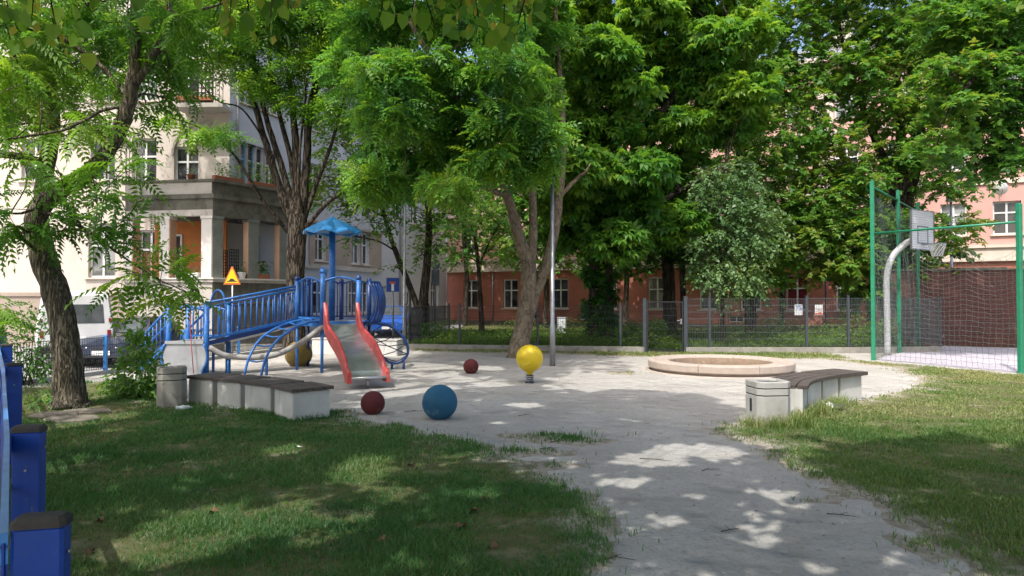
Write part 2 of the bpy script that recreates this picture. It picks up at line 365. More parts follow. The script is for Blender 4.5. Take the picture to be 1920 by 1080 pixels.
def barkmat(name, c1, c2, furrow, ridge, fine=13, z=.16, depth=.05, wide=.085, cover=1.0):
    m, t = nodes(name); tc = N(t, "ShaderNodeTexCoord"); vec = tc.outputs['Object']
    mp = N(t, "ShaderNodeMapping"); mp.inputs['Scale'].default_value = (1, 1, z); t.links.new(vec, mp.inputs[0])
    n = N(t, "ShaderNodeTexNoise"); n.inputs['Scale'].default_value = fine; n.inputs['Detail'].default_value = 3; n.inputs['Distortion'].default_value = .4; t.links.new(mp.outputs[0], n.inputs['Vector'])
    a = N(t, "ShaderNodeMath", operation='SUBTRACT'); a.inputs[1].default_value = .5; t.links.new(n.outputs[0], a.inputs[0])
    b = N(t, "ShaderNodeMath", operation='ABSOLUTE'); t.links.new(a.outputs[0], b.inputs[0])
    r = N(t, "ShaderNodeMapRange"); r.inputs[1].default_value = .0; r.inputs[2].default_value = wide; t.links.new(b.outputs[0], r.inputs[0])
    base = mixc(t, noise_fac(t, vec, 2.2, .4, .62), c1, c2); base = mixc(t, noise_fac(t, mp.outputs[0], fine * 1.7, .56, .72), base, ridge)
    inv = N(t, "ShaderNodeMath", operation='SUBTRACT'); inv.inputs[0].default_value = 1.0; t.links.new(r.outputs[0], inv.inputs[1])
    cv = N(t, "ShaderNodeMath", operation='MULTIPLY'); cv.inputs[1].default_value = cover; t.links.new(inv.outputs[0], cv.inputs[0])
    col = mixc(t, cv.outputs[0], base, furrow)
    p = N(t, "ShaderNodeBsdfPrincipled"); p.inputs['Roughness'].default_value = .95; p.inputs['Specular IOR Level'].default_value = .08; t.links.new(col, p.inputs['Base Color'])
    bp = N(t, "ShaderNodeBump"); bp.inputs['Strength'].default_value = .9; bp.inputs['Distance'].default_value = depth; t.links.new(r.outputs[0], bp.inputs['Height']); t.links.new(bp.outputs[0], p.inputs['Normal'])
    o = N(t, "ShaderNodeOutputMaterial"); t.links.new(p.outputs[0], o.inputs[0])
barkmat('bark_ailanthus', (.20, .175, .128), (.14, .122, .09), (.050, .043, .032), (.27, .245, .19), 26, .11, .04, .10, .9)
barkmat('bark_dark', (.105, .086, .067), (.07, .058, .046), (.018, .015, .012), (.19, .17, .14), 15, .12)
barkmat('bark_smooth', (.235, .185, .13), (.165, .13, .092), (.085, .068, .05), (.32, .28, .225), 7, .5, .02, .05, .6)
leafmat('leaf_ailanthus', [(0.053, 0.159, 0.026), (0.094, 0.236, 0.031), (0.153, 0.319, 0.035), (0.236, 0.378, 0.053)], trans=.48)
leafmat('leaf_blue', [(0.053, 0.177, 0.050), (0.088, 0.248, 0.054), (0.142, 0.319, 0.050), (0.224, 0.378, 0.047)], trans=.48)
leafmat('leaf_chestnut', [(0.042, 0.147, 0.026), (0.068, 0.195, 0.031), (0.112, 0.260, 0.035), (0.201, 0.342, 0.042)], trans=.5)
leafmat('leaf_maple', [(0.050, 0.153, 0.033), (0.080, 0.212, 0.038), (0.130, 0.271, 0.041), (0.248, 0.295, 0.065)], trans=.47)
leafmat('leaf_grey', [(0.077, 0.165, 0.065), (0.112, 0.212, 0.085), (0.147, 0.248, 0.100), (0.201, 0.295, 0.112)], trans=.40)
leafmat('leaf_dark', [(0.035, 0.112, 0.026), (0.051, 0.147, 0.029), (0.077, 0.189, 0.033), (0.130, 0.236, 0.040)], trans=.42)
leafmat('leaf_linden', [(0.071, 0.177, 0.026), (0.106, 0.236, 0.028), (0.153, 0.295, 0.033), (0.236, 0.354, 0.042)], trans=.55)
leafmat('leaf_bush', [(0.059, 0.177, 0.038), (0.100, 0.236, 0.047), (0.147, 0.289, 0.059), (0.212, 0.330, 0.077)], trans=.42)
leafmat('leaf_seed', [(.24, .25, .035), (.31, .31, .04), (.38, .32, .06)], trans=.35)
leafmat('flower_pink', [(.50, .06, .20), (.60, .15, .32), (.40, .03, .12)], trans=.3, tcol=(1, 1, 1))
leafmat('blade', [(.038, .122, .034), (.058, .165, .044), (.098, .21, .056), (.29, .29, .14)], trans=.38, tcol=(1.6, 1.5, .6))
leafmat('blade_dry_lit', [(.060, .145, .032), (.095, .19, .042), (.165, .24, .065), (.34, .33, .15)], trans=.38, tcol=(1.5, 1.4, .7))
leafmat('weed', [(.055, .135, .018), (.09, .19, .024), (.14, .25, .034), (.21, .29, .05)], trans=.42)
def glassmat(name, c1, c2):
    m, t = nodes(name)
    tc = N(t, "ShaderNodeTexCoord")
    col = mixc(t, noise_fac(t, tc.outputs['Object'], 1.1, .46, .58, 2), c1, c2)
    b = N(t, "ShaderNodeBsdfPrincipled"); t.links.new(col, b.inputs['Base Color'])
    b.inputs['Roughness'].default_value = .05; b.inputs['Specular IOR Level'].default_value = .7
    o = N(t, "ShaderNodeOutputMaterial"); t.links.new(b.outputs[0], o.inputs[0])
glassmat('glass', (.018, .02, .022), (.06, .062, .06)); glassmat('glass_curtain', (.10, .11, .11), (.26, .27, .27))
def brickmat(name, c1, c2, mortar, scale, bw=.5, bh=.25):
    m, t = nodes(name)
    tc = N(t, "ShaderNodeTexCoord"); sp = N(t, "ShaderNodeSeparateXYZ"); cb = N(t, "ShaderNodeCombineXYZ")
    t.links.new(tc.outputs['Object'], sp.inputs[0]); t.links.new(sp.outputs[0], cb.inputs[0]); t.links.new(sp.outputs[2], cb.inputs[1])
    br = N(t, "ShaderNodeTexBrick"); br.inputs['Scale'].default_value = scale; br.inputs['Color1'].default_value = c4(c1); br.inputs['Color2'].default_value = c4(c2)
    br.inputs['Mortar'].default_value = c4(mortar); br.inputs['Mortar Size'].default_value = .018; br.inputs['Brick Width'].default_value = bw; br.inputs['Row Height'].default_value = bh
    t.links.new(cb.outputs[0], br.inputs['Vector'])
    col = mixc(t, noise_fac(t, tc.outputs['Object'], .8, .52, .75), br.outputs[0], (.10, .06, .055))
    col = mixc(t, noise_fac(t, tc.outputs['Object'], 1.7, .66, .74), col, (.34, .27, .24))
    b = N(t, "ShaderNodeBsdfPrincipled"); b.inputs['Roughness'].default_value = .9; b.inputs['Specular IOR Level'].default_value = .15
    t.links.new(col, b.inputs['Base Color'])
    bp = N(t, "ShaderNodeBump"); bp.inputs['Strength'].default_value = .5; bp.inputs['Distance'].default_value = .02
    t.links.new(br.outputs['Fac'], bp.inputs['Height']); bp.invert = True; t.links.new(bp.outputs[0], b.inputs['Normal'])
    o = N(t, "ShaderNodeOutputMaterial"); t.links.new(b.outputs[0], o.inputs[0])
brickmat('brick', (.125, .050, .042), (.090, .040, .035), (.118, .078, .068), 2.0, .5, .15)

# ---------------------------------------------------------------- ground
# the playground lies a little above the street; the street rises to the garden's level at its far end
def street_z(Y): return -0.35 + 0.35 * min(max((Y - 22) / 18, 0), 1)
g = MB(); S = 900
g.quad((-S, -S, -.8), (S, -S, -.8), (S, S, -.8), (-S, S, -.8)); struct(g.build('ground', 'far_ground'))
m = MB(); ys = [5, 10, 16, 22, 25, 28, 31, 34, 37, 40, 60]
m.loft([[(-60, y, street_z(y)), (-3.0, y, street_z(y))] for y in ys], closed=False); struct(m.build('street', 'asphalt'))
C0 = (-9.35, 12.55)                                                # corner of the playground's blue fences
C1 = (-7.25, 22.0)
play = [(-9.9, -25), (40, -25), (40, 21.2), (8.9, 20.6), (-3.4, 22.15), (-7.3, 22.15), (-9.5, 12.45), (-9.9, 12.4)]
m = MB(); m.prism(play, -.9, 0); struct(m.build('sand', 'sand'))
gard = [(8.9, 20.62), (40, 21.22), (40, 62), (-3.1, 62), (-3.4, 22.17)]
m = MB(); m.prism(gard, -.9, -.012); struct(m.build('garden_soil', 'garden_earth'))
# lawns: the lawn sheet rises out of the sand where its mask is above one half
def G(*pp): return [gnd(a, b) for a, b in pp]
LAWN_L = [(-9.0, 12.2), (-9.9, 12.0), (-9.9, -6)] + [(.5, -6), (.75, 1.5)] + G((1085, 1080), (1120, 1010), (1090, 950), (1030, 905), (985, 868), (900, 838), (800, 815), (690, 795), (625, 775)) + [(-2.5, 9.5), (-3.0, 9.3), (-4.0, 9.8), (-5.3, 10.6), (-6.0, 11.0), (-6.9, 12.6), (-7.6, 13.6)]
LAWN_R = [(3.2, 1.5), (3.2, -6), (16, -6), (22, 10), (16, 12.6), (11.3, 14.6)] + G((1900, 703), (1760, 690), (1640, 680), (1560, 674), (1690, 690), (1738, 708), (1720, 732), (1640, 748), (1560, 762)) + [(4.3, 9.9), (3.5, 9.4), (3.4, 8.9)] + G((1400, 795), (1350, 806), (1430, 838), (1530, 885), (1640, 940), (1740, 1005), (1830, 1060), (1870, 1080))
LAWN_B = [(9.2, 18.7), (9.3, 20.4), (5, 20.9), (-3.0, 21.9), (-3.0, 21.5), (-0.6, 20.6), (1.5, 20.2), (3.6, 19.3), (6.5, 18.7)]
PATCHES = [(gnd(1060, 826), .20, .10), (gnd(1000, 818), .22, .08), (gnd(975, 850), .3, .14), (gnd(1020, 870), .16, .1), (gnd(1610, 930), .12, .07), (gnd(1800, 1030), .22, .16), (gnd(1165, 700), .2, .25), (gnd(880, 650), .5, .2)]
def lawn_mask(x, y):
    x = np.asarray(x, float); y = np.asarray(y, float)
    out = np.full(x.shape, -1.0)
    for P in (LAWN_L, LAWN_R, LAWN_B):
        d = polydist(x, y, P) * np.where(inpoly(x, y, P), 1, -1)
        out = np.maximum(out, d)
    for (c, a, b) in PATCHES:
        out = np.maximum(out, (1 - np.hypot((x - c[0]) / a, (y - c[1]) / b)) * min(a, b))
    n = (fbm(x + 50, y + 50, 1.3, 3, 2) - .5) * .30 + (fbm(x + 20, y + 70, 5.5, 4, 3) - .5) * .55
    return out + n * np.clip(.55 + np.abs(out), .3, 1.0)          # metres inside the lawn's uneven edge
BARE = [((-6.6, 9.75), 1.5, .75), ((-7.6, 10.9), 1.3, .9), ((-7.9, 12.0), 1.0, 1.0)]
def bare(x, y):
    b = np.zeros(np.shape(x))
    for (c, a, k) in BARE: b = np.maximum(b, 1.3 - np.hypot((x - c[0]) / a, (y - c[1]) / k))
    return b
def lawn_sheet(name, x0, x1, y0, y1, step, mat):
    xs = np.arange(x0, x1 + step, step); ys = np.arange(y0, y1 + step, step)
    X, Y = np.meshgrid(xs, ys); mk = lawn_mask(X, Y)
    Z = np.clip((mk + .10) * .07, -.02, .014) + .003 + (fbm(X, Y, 1.1, 9) - .5) * .02 * np.clip(mk * 3, 0, 1)
    V = np.stack([X, Y, Z], -1).reshape(-1, 3); nx = len(xs)
    i, j = np.meshgrid(np.arange(len(ys) - 1), np.arange(nx - 1), indexing='ij'); a = (i * nx + j).ravel()
    q = np.stack([a, a + 1, a + nx + 1, a + nx], 1)
    keep = (Z.reshape(-1)[q] > -.012).any(1)
    o = npmesh(name, V, q[keep], mat, smooth=True); at_ = o.data.attributes.new('mk', 'FLOAT', 'POINT'); at_.data.foreach_set('value', mk.ravel().astype(np.float32)); return struct(o)
lawn_sheet('lawn', -9.9, 1.9, -5, 13.6, .06, 'soil')
lawn_sheet('lawn', 2.0, 19.0, -2, 20.8, .07, 'soil')
lawn_sheet('lawn', -3.6, 2.0, 19.2, 22.1, .07, 'soil')
m = MB(); pts = [(-8.6 + 1.35 * math.cos(a) * (1 + .25 * math.sin(3 * a)), 11.0 + 1.7 * math.sin(a) * (1 + .2 * math.cos(2 * a)), .022) for a in np.linspace(0, 2 * math.pi, 28, endpoint=False)]
# court paving on the right
court = [(9.72, 18.25), (11.2, 14.75), (24, 13.5), (24, 21.3), (19, 21.15), (14.5, 23.6), (11.75, 20.6)]
m = MB(); m.prism(court, -.05, .02); struct(m.build('court_paving', 'court_paving'))
# row of edging stones at the right of the path
kp = [gnd(a, b) for a, b in ((1400, 812), (1470, 838), (1530, 872), (1590, 905), (1660, 945), (1740, 993), (1810, 1040), (1870, 1085))] + [(3.05, 2.6), (3.1, 1.2)]
kp = smooth_path([(x, y, 0) for x, y in kp], 6); L = 0.0
m = MB()
for a, b in zip(kp[:-1], kp[1:]):
    if random.random() < .2: continue
    z = random.uniform(-.024, -.008); d = Vector(b) - Vector(a)
    m.bar((a[0], a[1], z), (b[0] - d.x * .05, b[1] - d.y * .05, z + random.uniform(-.005, .005)), .05, .055)
struct(m.build('path_edging', 'dirt'))
# ---------------------------------------------------------------- buildings
def facade(m, x0, x1, z0, z1, openings, y=0.0, depth=.22):
    """wall face towards -y with openings (xa, xb, za, zb) and their reveals"""
    xs = sorted({x0, x1, *[v for o in openings for v in o[:2]]}); zs = sorted({z0, z1, *[v for o in openings for v in o[2:]]})
    xs = [x for x in xs if x0 <= x <= x1]; zs = [z for z in zs if z0 <= z <= z1]
    for a, b in zip(xs[:-1], xs[1:]):
        for c, d in zip(zs[:-1], zs[1:]):
            mx, mz = (a + b) / 2, (c + d) / 2
            if any(o[0] < mx < o[1] and o[2] < mz < o[3] for o in openings): continue
            m.quad((a, y, c), (b, y, c), (b, y, d), (a, y, d))
    for (a, b, c, d) in openings:
        if c < z0 or d > z1: continue
        e = y + depth
        m.quad((a, y, c), (a, e, c), (a, e, d), (a, y, d)); m.quad((b, e, c), (b, y, c), (b, y, d), (b, e, d))
        m.quad((a, y, d), (a, e, d), (b, e, d), (b, y, d)); m.quad((a, e, c), (a, y, c), (b, y, c), (b, e, c))
def window(par, o, y=0.0, mat='window_white', glass='glass', depth=.14, mull=1, trans=.66, sill=True, w=.075):
    a, b, c, d = o; m = MB(); y1, y2 = y + depth, y + depth + .06
    m.box2((a, y1, c), (a + w, y2, d)); m.box2((b - w, y1, c), (b, y2, d)); m.box2((a + w, y1, c), (b - w, y2, c + w)); m.box2((a + w, y1, d - w), (b - w, y2, d))
    for k in range(mull):
        x = a + (b - a) * (k + 1) / (mull + 1); m.box2((x - w * .55, y1 - .012, c + w), (x + w * .55, y2, d - w))
    if trans:
        z = c + (d - c) * trans; m.box2((a + w, y1 - .006, z - w / 2), (b - w, y2, z + w / 2))
    f = m.build('window', mat, par)
    p = MB(); p.quad((a, y2 - .02, c), (b, y2 - .02, c), (b, y2 - .02, d), (a, y2 - .02, d)); p.build('pane', glass, f)
    if sill:
        s = MB(); s.box2((a - .12, y - .10, c - .07), (b + .12, y - .003, c - .005)); s.build('sill', 'cream_band', f)
    return f
# --- the long red and pink building behind the garden
def fy(px): return 1.9 * FPX / (51 + (px - 800) * 15 / 700)
LY = fy(838); L0 = Vector(((838 - 960) / FPX * LY, LY)); RY = fy(2080); L1 = Vector(((2080 - 960) / FPX * RY, RY))
ang = math.atan2(L1.y - L0.y, L1.x - L0.x); LEN = (L1 - L0).length
def fu(px):
    Y = fy(px); return (Vector(((px - 960) / FPX * Y, Y)) - L0).length
red = thing('apartment_building', 'long building with brick red ground floor and pink upper floors behind the trees', 'building', (L0.x, L0.y, 0), ang)
H = 14.2
gw = []; GF = {882: 1, 957: 1, 1050: 0, 1140: 0, 1232: 2, 1330: 0, 1408: 0, 1495: 3, 1590: 0, 1690: 0, 1790: 0, 1890: 0, 1990: 0}
for px, k in GF.items():
    u = fu(px); gw.append((u - .55, u + .55, 1.05, 2.95))
bs = [(fu(p) - .42, fu(p) + .42, .35, .72) for p in (1097, 1000, 1380)]
m = MB(); facade(m, 0, LEN, -.3, 3.5, gw + bs); m.quad((0, 10, -.3), (0, 0, -.3), (0, 0, 3.5), (0, 10, 3.5)); m.build('ground_floor_wall', 'red_plaster', red)
ups = []
us = [fu(p) for p in GF]; us = us + [LEN - 1.2]
for (za, zb) in ((4.75, 6.35), (8.0, 9.7), (11.2, 12.7)):
    for u in us[:-1]: ups.append((u - .56, u + .56, za, zb))
m = MB(); facade(m, 0, LEN, 4.25, H, ups); m.quad((0, 10, 4.25), (0, 0, 4.25), (0, 0, H), (0, 10, H)); m.quad((LEN, 0, -.3), (LEN, 10, -.3), (LEN, 10, H), (LEN, 0, H)); m.build('upper_wall', 'pink_plaster', red)
m = MB(); m.box2((-.05, -.10, 3.5), (LEN + .05, .3, 4.25)); m.box2((-.08, -.2, 4.12), (LEN + .08, -.10, 4.25)); m.box2((-.07, -.16, 3.47), (LEN + .07, -.1, 3.56)); m.build('string_course', 'cream_band', red)
m = MB(); m.box2((-.3, -.55, H), (LEN + .3, .3, H + .22)); m.box2((-.2, -.3, H - .35), (LEN + .2, -.003, H)); m.box2((-.05, -.09, 7.2), (LEN, -.003, 7.42)); m.box2((-.05, -.09, 10.4), (LEN, -.003, 10.6)); m.build('cornice', 'cream_band', red)
m = MB(); m.quad((-.3, -.4, H + .22), (LEN + .3, -.4, H + .22), (LEN + .3, 5, H + 2.6), (-.3, 5, H + 2.6)); m.quad((LEN + .3, 10, H + .22), (-.3, 10, H + .22), (-.3, 5, H + 2.6), (LEN + .3, 5, H + 2.6)); rf = m.build('roof', 'roof_tin', red)
for u in (6, 15, 24): m = MB(); m.box2((u, 3.5, H + 1.2), (u + 1.1, 4.4, H + 3.6)); m.build('chimney', 'stone_light', rf)
for px in (1548, 1280, 1015):
    m = MB(); u = fu(px); m.box2((u - .45, -.14, 4.26), (u + .45, -.003, H - .36)); m.build('pilaster', 'cream_band', red)
m = MB(); m.box2((-.03, -.05, -.3), (LEN, -.003, .22)); m.build('base_course', 'stone_dark', red)
for i, (px, k) in enumerate(GF.items()):
    g_ = ('glass', 'glass', 'glass_curtain', 'curtain_red')[k]
    window(red, gw[i], glass=g_, trans=.62)
for o in bs: window(red, o, trans=0, sill=False, w=.06)
for i, o in enumerate(ups): window(red, o, glass='glass_curtain' if i % 3 == 1 else 'glass')
m = MB(); u = fu(1092); m.tube([(fu(925), -.09, .2), (fu(925), -.09, 3.4)], .05); m.build('downpipe', 'galvanised', red)
m = MB(); u = fu(1697); m.tube([(u, -.12, .2), (u, -.12, H - .4)], .055); m.build('downpipe', 'galvanised', red)
# two dishes on its wall
def dish(px, py, label):
    u = fu(px); Y = fy(px); z = at(px, py, Y)[2]
    d = thing('satellite_dish', label, 'satellite dish', (L0.x + math.cos(ang) * u, L0.y + math.sin(ang) * u, z), ang, 'dishes on the pink wall')
    m = MB(); n = 20; tilt = Matrix.Translation((0, -.42, 0)) @ Matrix.Rotation(rad(-62), 4, 'X')
    rings = [[tilt @ Vector((r * math.cos(a), r * 1.08 * math.sin(a), -.08 * (1 - (r / .30) ** 2))) for a in np.linspace(0, 2 * math.pi, n, endpoint=False)] for r in (.02, .15, .25, .30)]
    m.loft(rings, smooth=True); m.build('reflector', 'pot_white', d)
    m = MB(); m.bar((0, -.003, -.1), (0, -.36, -.06), .05); m.tube([(0, -.4, -.38), (0, -.85, -.12)], .015); m.bevbox((0, -.86, -.08), (.08, .12, .08), .015); m.build('arm', 'galvanised', d)
dish(1876, 356, 'white oval satellite dish high on the pink wall above the basketball court')
dish(1494, 372, 'white oval satellite dish on the pink wall half hidden by maple leaves')

# --- the old corner house at the left, its loggia porch, its grey street front
house = thing('corner_house', 'old grey and cream corner house with a pillared loggia porch and roof terrace', 'building', (0, 0, 0))
ZB = -.6; HT = 16.0
W1 = Vector((-11.3, 27.2)); W2 = Vector((-4.47, 46.6)); W0 = Vector((-34.0, 27.9))
def frame_(p, q):
    e = bpy.data.objects.new('wing', None); COL.objects.link(e); return e
def local(p, q):
    a = math.atan2(q.y - p.y, q.x - p.x); return (Matrix.Translation((p.x, p.y, 0)) @ Matrix.Rotation(a, 4, 'Z')), (q - p).length
def place(o, M): o.matrix_local = M; return o
# left front (faces the camera, in the sun)
ML, LL = local(W0, W1)
def ul(px, p=W0, q=W1):
    # distance along the wall p-q of picture column px
    k = (px - 960) / FPX; d = q - p; t = (k * p.y - p.x) / (d.x - k * d.y); return t * d.length
ow = [(ul(190) - .55, ul(190) + .55, 2.5, 4.65), (ul(268) - .5, ul(268) + .5, 6.3, 8.1), (ul(347) - .5, ul(347) + .5, 6.25, 7.75), (ul(190) - .5, ul(190) + .5, 6.4, 8.1), (ul(60) - .5, ul(60) + .5, 6.4, 8.1),
      (ul(60) - .55, ul(60) + .55, 9.6, 11.4), (ul(190) - .55, ul(190) + .55, 9.6, 11.4), (ul(347) - .5, ul(347) + .5, 9.4, 11.2), (ul(268) - .5, ul(268) + .5, 9.6, 11.3),
      (ul(280) - .45, ul(280) + .45, 2.45, 4.4), (ul(357) - .55, ul(357) + .55, 2.45, 4.4)]
m = MB(); facade(m, 0, LL, 1.9, HT, ow); place(m.build('front_wall', 'plaster_cream', house), ML)
m = MB(); facade(m, 0, LL, ZB, 1.75, []); m.box2((0, -.06, 1.75), (LL, -.003, 1.9)); place(m.build('front_plinth', 'plaster_beige', house), ML)
for i, o in enumerate(ow):
    place(window(house, o, glass='glass_curtain' if i in (0, 8) else 'glass', mull=1, trans=.6), ML)
# street front (faces right, mostly out of the sun)
MS, LS = local(W1, W2)
def us_(px): return ul(px, W1, W2)
sw = []
for px in (462, 480, 508, 590, 650, 690, 745, 778, 815):
    u = us_(px); w = .55
    for za, zb in ((6.3, 8.1), (9.7, 11.5), (12.8, 14.4)): sw.append((u - w, u + w, za, zb))
for px in (600, 667, 683): sw.append((us_(px) - .45, us_(px) + .45, 3.5, 5.2))
gwn = [(us_(p) - w, us_(p) + w, a, b) for p, w, a, b in ((558, .8, .3, 2.6), (600, .6, .9, 2.6), (664, .5, .9, 2.6), (684, .45, .9, 2.6), (716, .5, .0, 2.4), (770, .5, -.1, 2.1), (798, .5, 1.1, 2.7), (815, .55, 1.1, 2.9))]
m = MB(); facade(m, 0, LS, ZB, HT, sw + gwn); place(m.build('street_wall', 'plaster_grey', house), MS)
for i, o in enumerate(sw + gwn):
    place(window(house, o, mat='window_blue' if i % 5 == 0 and i < 27 else 'window_white', glass='glass_curtain' if i % 4 == 0 else 'glass', trans=.62 if o[3] - o[2] > 1.3 else 0), MS)
m = MB(); m.box2((.2, -.10, 3.1), (us_(708), -.003, 3.2)); m.box2((us_(580), -.09, 3.2), (us_(714), -.004, 3.32)); place(m.build('string_course', 'stone_light', house), MS)
m = MB(); m.quad((us_(578), -.012, 3.32), (us_(714), -.012, 3.32), (us_(714), -.012, 5.3), (us_(578), -.012, 5.3)); 
m = MB(); facade(m, us_(578), us_(714), 3.33, 5.25, [o for o in sw if o[3] == 5.2], y=-.05, depth=.05); m.box2((us_(578) - .05, -.16, 5.25), (us_(714) + .05, -.003, 5.36)); place(m.build('beige_bay', 'plaster_beige', house), MS)
m = MB(); m.box2((-.4, -.5, HT), (LS, .3, HT + .3)); place(m.build('cornice', 'stone_light', house), MS)
m = MB(); m.box2((0, -.5, HT), (LL, .3, HT + .3)); place(m.build('cornice', 'stone_light', house), ML)
m = MB(); m.tube([(.35, -.10, 3), (.35, -.10, HT)], .055); m.tube([(us_(748), -.1, 0), (us_(748), -.1, HT)], .055); place(m.build('downpipe', 'galvanised', house), MS)
m = MB(); Rr = [(W0.x, W0.y + .0), (W1.x, W1.y), (W2.x, W2.y), (W2.x - 14, W2.y + 3), (W0.x, W2.y)]
m.loft([[(p[0], p[1], HT + .3) for p in Rr], [(p[0] * .8 - 4, p[1] * .8 + 7, HT + 3.2) for p in Rr]], cap=True); m.build('roof', 'roof_tin', house)
# the porch
PL = Vector((-14.25, 25.1)); PC = Vector((-10.76, 24.5)); PR = Vector((-8.95, 27.1)); PB = Vector((-10.0, 30.4)); PA = Vector((-14.25, 27.35))
foot = [PL, PC, PR, PB, Vector((-11.5, 28.0)), PA]
def inset(k): c = Vector((-12.3, 26.8)); return [c + (p - c) * k for p in foot]
def lay(z0, z1, k, name, mat):
    m = MB(); m.prism([(p.x, p.y) for p in inset(k)], z0, z1); return m.build(name, mat, house)
ZF = 2.40; ZC = 4.64; ZT = 5.95
MPL, LPL = local(PL, PC); MPR, LPR = local(PC, PR)
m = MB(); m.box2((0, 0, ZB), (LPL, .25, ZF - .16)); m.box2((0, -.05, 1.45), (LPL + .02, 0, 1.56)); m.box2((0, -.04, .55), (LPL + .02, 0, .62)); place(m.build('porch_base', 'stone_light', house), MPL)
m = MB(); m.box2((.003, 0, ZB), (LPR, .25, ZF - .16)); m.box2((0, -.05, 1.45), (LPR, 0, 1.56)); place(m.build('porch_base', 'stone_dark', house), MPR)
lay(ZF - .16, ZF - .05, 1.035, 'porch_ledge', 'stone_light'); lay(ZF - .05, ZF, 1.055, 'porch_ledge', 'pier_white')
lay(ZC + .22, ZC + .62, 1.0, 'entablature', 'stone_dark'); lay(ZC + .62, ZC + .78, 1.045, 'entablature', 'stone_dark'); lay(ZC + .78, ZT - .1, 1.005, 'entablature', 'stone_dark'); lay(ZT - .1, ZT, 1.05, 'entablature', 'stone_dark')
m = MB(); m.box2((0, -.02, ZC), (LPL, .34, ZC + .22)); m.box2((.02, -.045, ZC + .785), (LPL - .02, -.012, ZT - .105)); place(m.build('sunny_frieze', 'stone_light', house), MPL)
m = MB(); m.box2((.02, -.02, ZC), (LPR, .34, ZC + .22)); place(m.build('shaded_frieze', 'stone_dark', house), MPR)  # sun and shade of the two porch faces are put into the stone colours
def up(px, p, q): return ul(px, p, q)
def pier(M, u, w, outer, name='pier'):
    m = MB(); m.box2((u, .01, ZF), (u + w, .36, ZC)); p = place(m.build(name, 'peach', house), M)
    m = MB(); m.box2((u - .004, -.012, ZF + .003), (u + w * .92, .04, ZC - .1)); m.box2((u - .03, -.04, ZC - .1), (u + w + .02, .38, ZC - .004)); m.build('pier_face', outer, p)
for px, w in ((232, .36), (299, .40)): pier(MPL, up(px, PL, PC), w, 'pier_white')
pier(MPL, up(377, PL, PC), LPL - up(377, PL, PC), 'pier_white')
pier(MPR, .0, .42, 'pier_shaded'); pier(MPR, up(466, PC, PR), .42, 'pier_shaded'); pier(MPR, LPR - .32, .32, 'pier_shaded')
# inside of the loggia
m = MB(); m.box2((0, 1.6, ZF), (LPL - .5, 1.7, ZC)); o_ = place(m.build('loggia_wall', 'loggia_orange', house), MPL)
for px in (272, 352):
    u = up(px, PL, PC) - .05; w_ = window(house, (u - .42, u + .42, ZF + .1, ZF + 1.75), y=1.40, trans=.5, sill=False); place(w_, MPL)
m = MB(); m.box2((.9, 1.7, ZF), (LPR + .6, 1.8, ZC)); place(m.build('loggia_wall', 'plaster_grey', house), MPR)
for uu in (1.2, 2.75): place(window(house, (uu - .35, uu + .35, ZF + .7, ZF + 1.8), y=1.5, mat='window_blue' if uu > 2 else 'window_white', trans=0, sill=True), MPR)
# balcony above, with its bracket arch
m = MB(); u0, u1 = ul(345), ul(436); m.box2((u0, -1.0, 9.05), (u1, -.003, 9.22)); place(m.build('balcony_slab', 'stone_light', house), ML)
m = MB()
for k in range(15):
    x = u0 + (u1 - u0) * k / 14; m.bar((x, -.97, 9.22), (x, -.97, 10.1), .018)
m.bar((u0, -.97, 10.1), (u1, -.97, 10.1), .04); m.bar((u0, -.97, 10.1), (u0, 0, 10.1), .04); m.bar((u1, -.97, 10.1), (u1, 0, 10.1), .04); place(m.build('balcony_railing', 'black_metal', house), ML)
m = MB(); uc = ul(322)
for k in range(9):
    a = math.pi * k / 16; b = math.pi * (k + 1) / 16
    m.bar((uc + 1.3 - 1.3 * math.cos(a), -.04, 7.4 + 1.3 * math.sin(a)), (uc + 1.3 - 1.3 * math.cos(b), -.04, 7.4 + 1.3 * math.sin(b)), .06, .1)
place(m.build('arch_moulding', 'stone_light', house), ML)

def lattice(name, label, M, u0, u1, z0, z1, y, nx, nz, mat, th=.022, group=None):
    m = MB()
    for k in range(nx + 1): x = u0 + (u1 - u0) * k / nx; m.box2((x - th / 2, y - th, z0), (x + th / 2, y, z1))
    for k in range(nz + 1): z = z0 + (z1 - z0) * k / nz; m.box2((u0, y - th * 2, z - th / 2), (u1, y - th - .002, z + th / 2))
    return tag(place(m.build(name, mat), M), label, 'trellis', group)
u = up(247, PL, PC); u2 = up(271, PL, PC); u3 = up(296, PL, PC)
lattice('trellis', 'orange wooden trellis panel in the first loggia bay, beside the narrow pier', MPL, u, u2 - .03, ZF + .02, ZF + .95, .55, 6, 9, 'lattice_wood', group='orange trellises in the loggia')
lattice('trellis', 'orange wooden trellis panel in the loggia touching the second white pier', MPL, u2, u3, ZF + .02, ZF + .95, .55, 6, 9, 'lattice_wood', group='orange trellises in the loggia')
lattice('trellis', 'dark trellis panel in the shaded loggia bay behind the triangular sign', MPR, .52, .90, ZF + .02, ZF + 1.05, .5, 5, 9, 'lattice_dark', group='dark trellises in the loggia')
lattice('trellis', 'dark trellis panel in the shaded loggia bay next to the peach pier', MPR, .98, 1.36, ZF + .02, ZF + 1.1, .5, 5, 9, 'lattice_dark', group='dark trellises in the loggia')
u = ul(285); lattice('trellis', 'tall white wooden trellis standing on the porch roof terrace', ML, u, u + .5, ZT + .02, ZT + 1.95, -1.6, 3, 10, 'lattice_white', .03)
u = ul(375); lattice('trellis', 'black trellis fixed to the upper balcony', ML, u, u + .9, 9.25, 10.9, -.9, 6, 9, 'lattice_dark', .035)
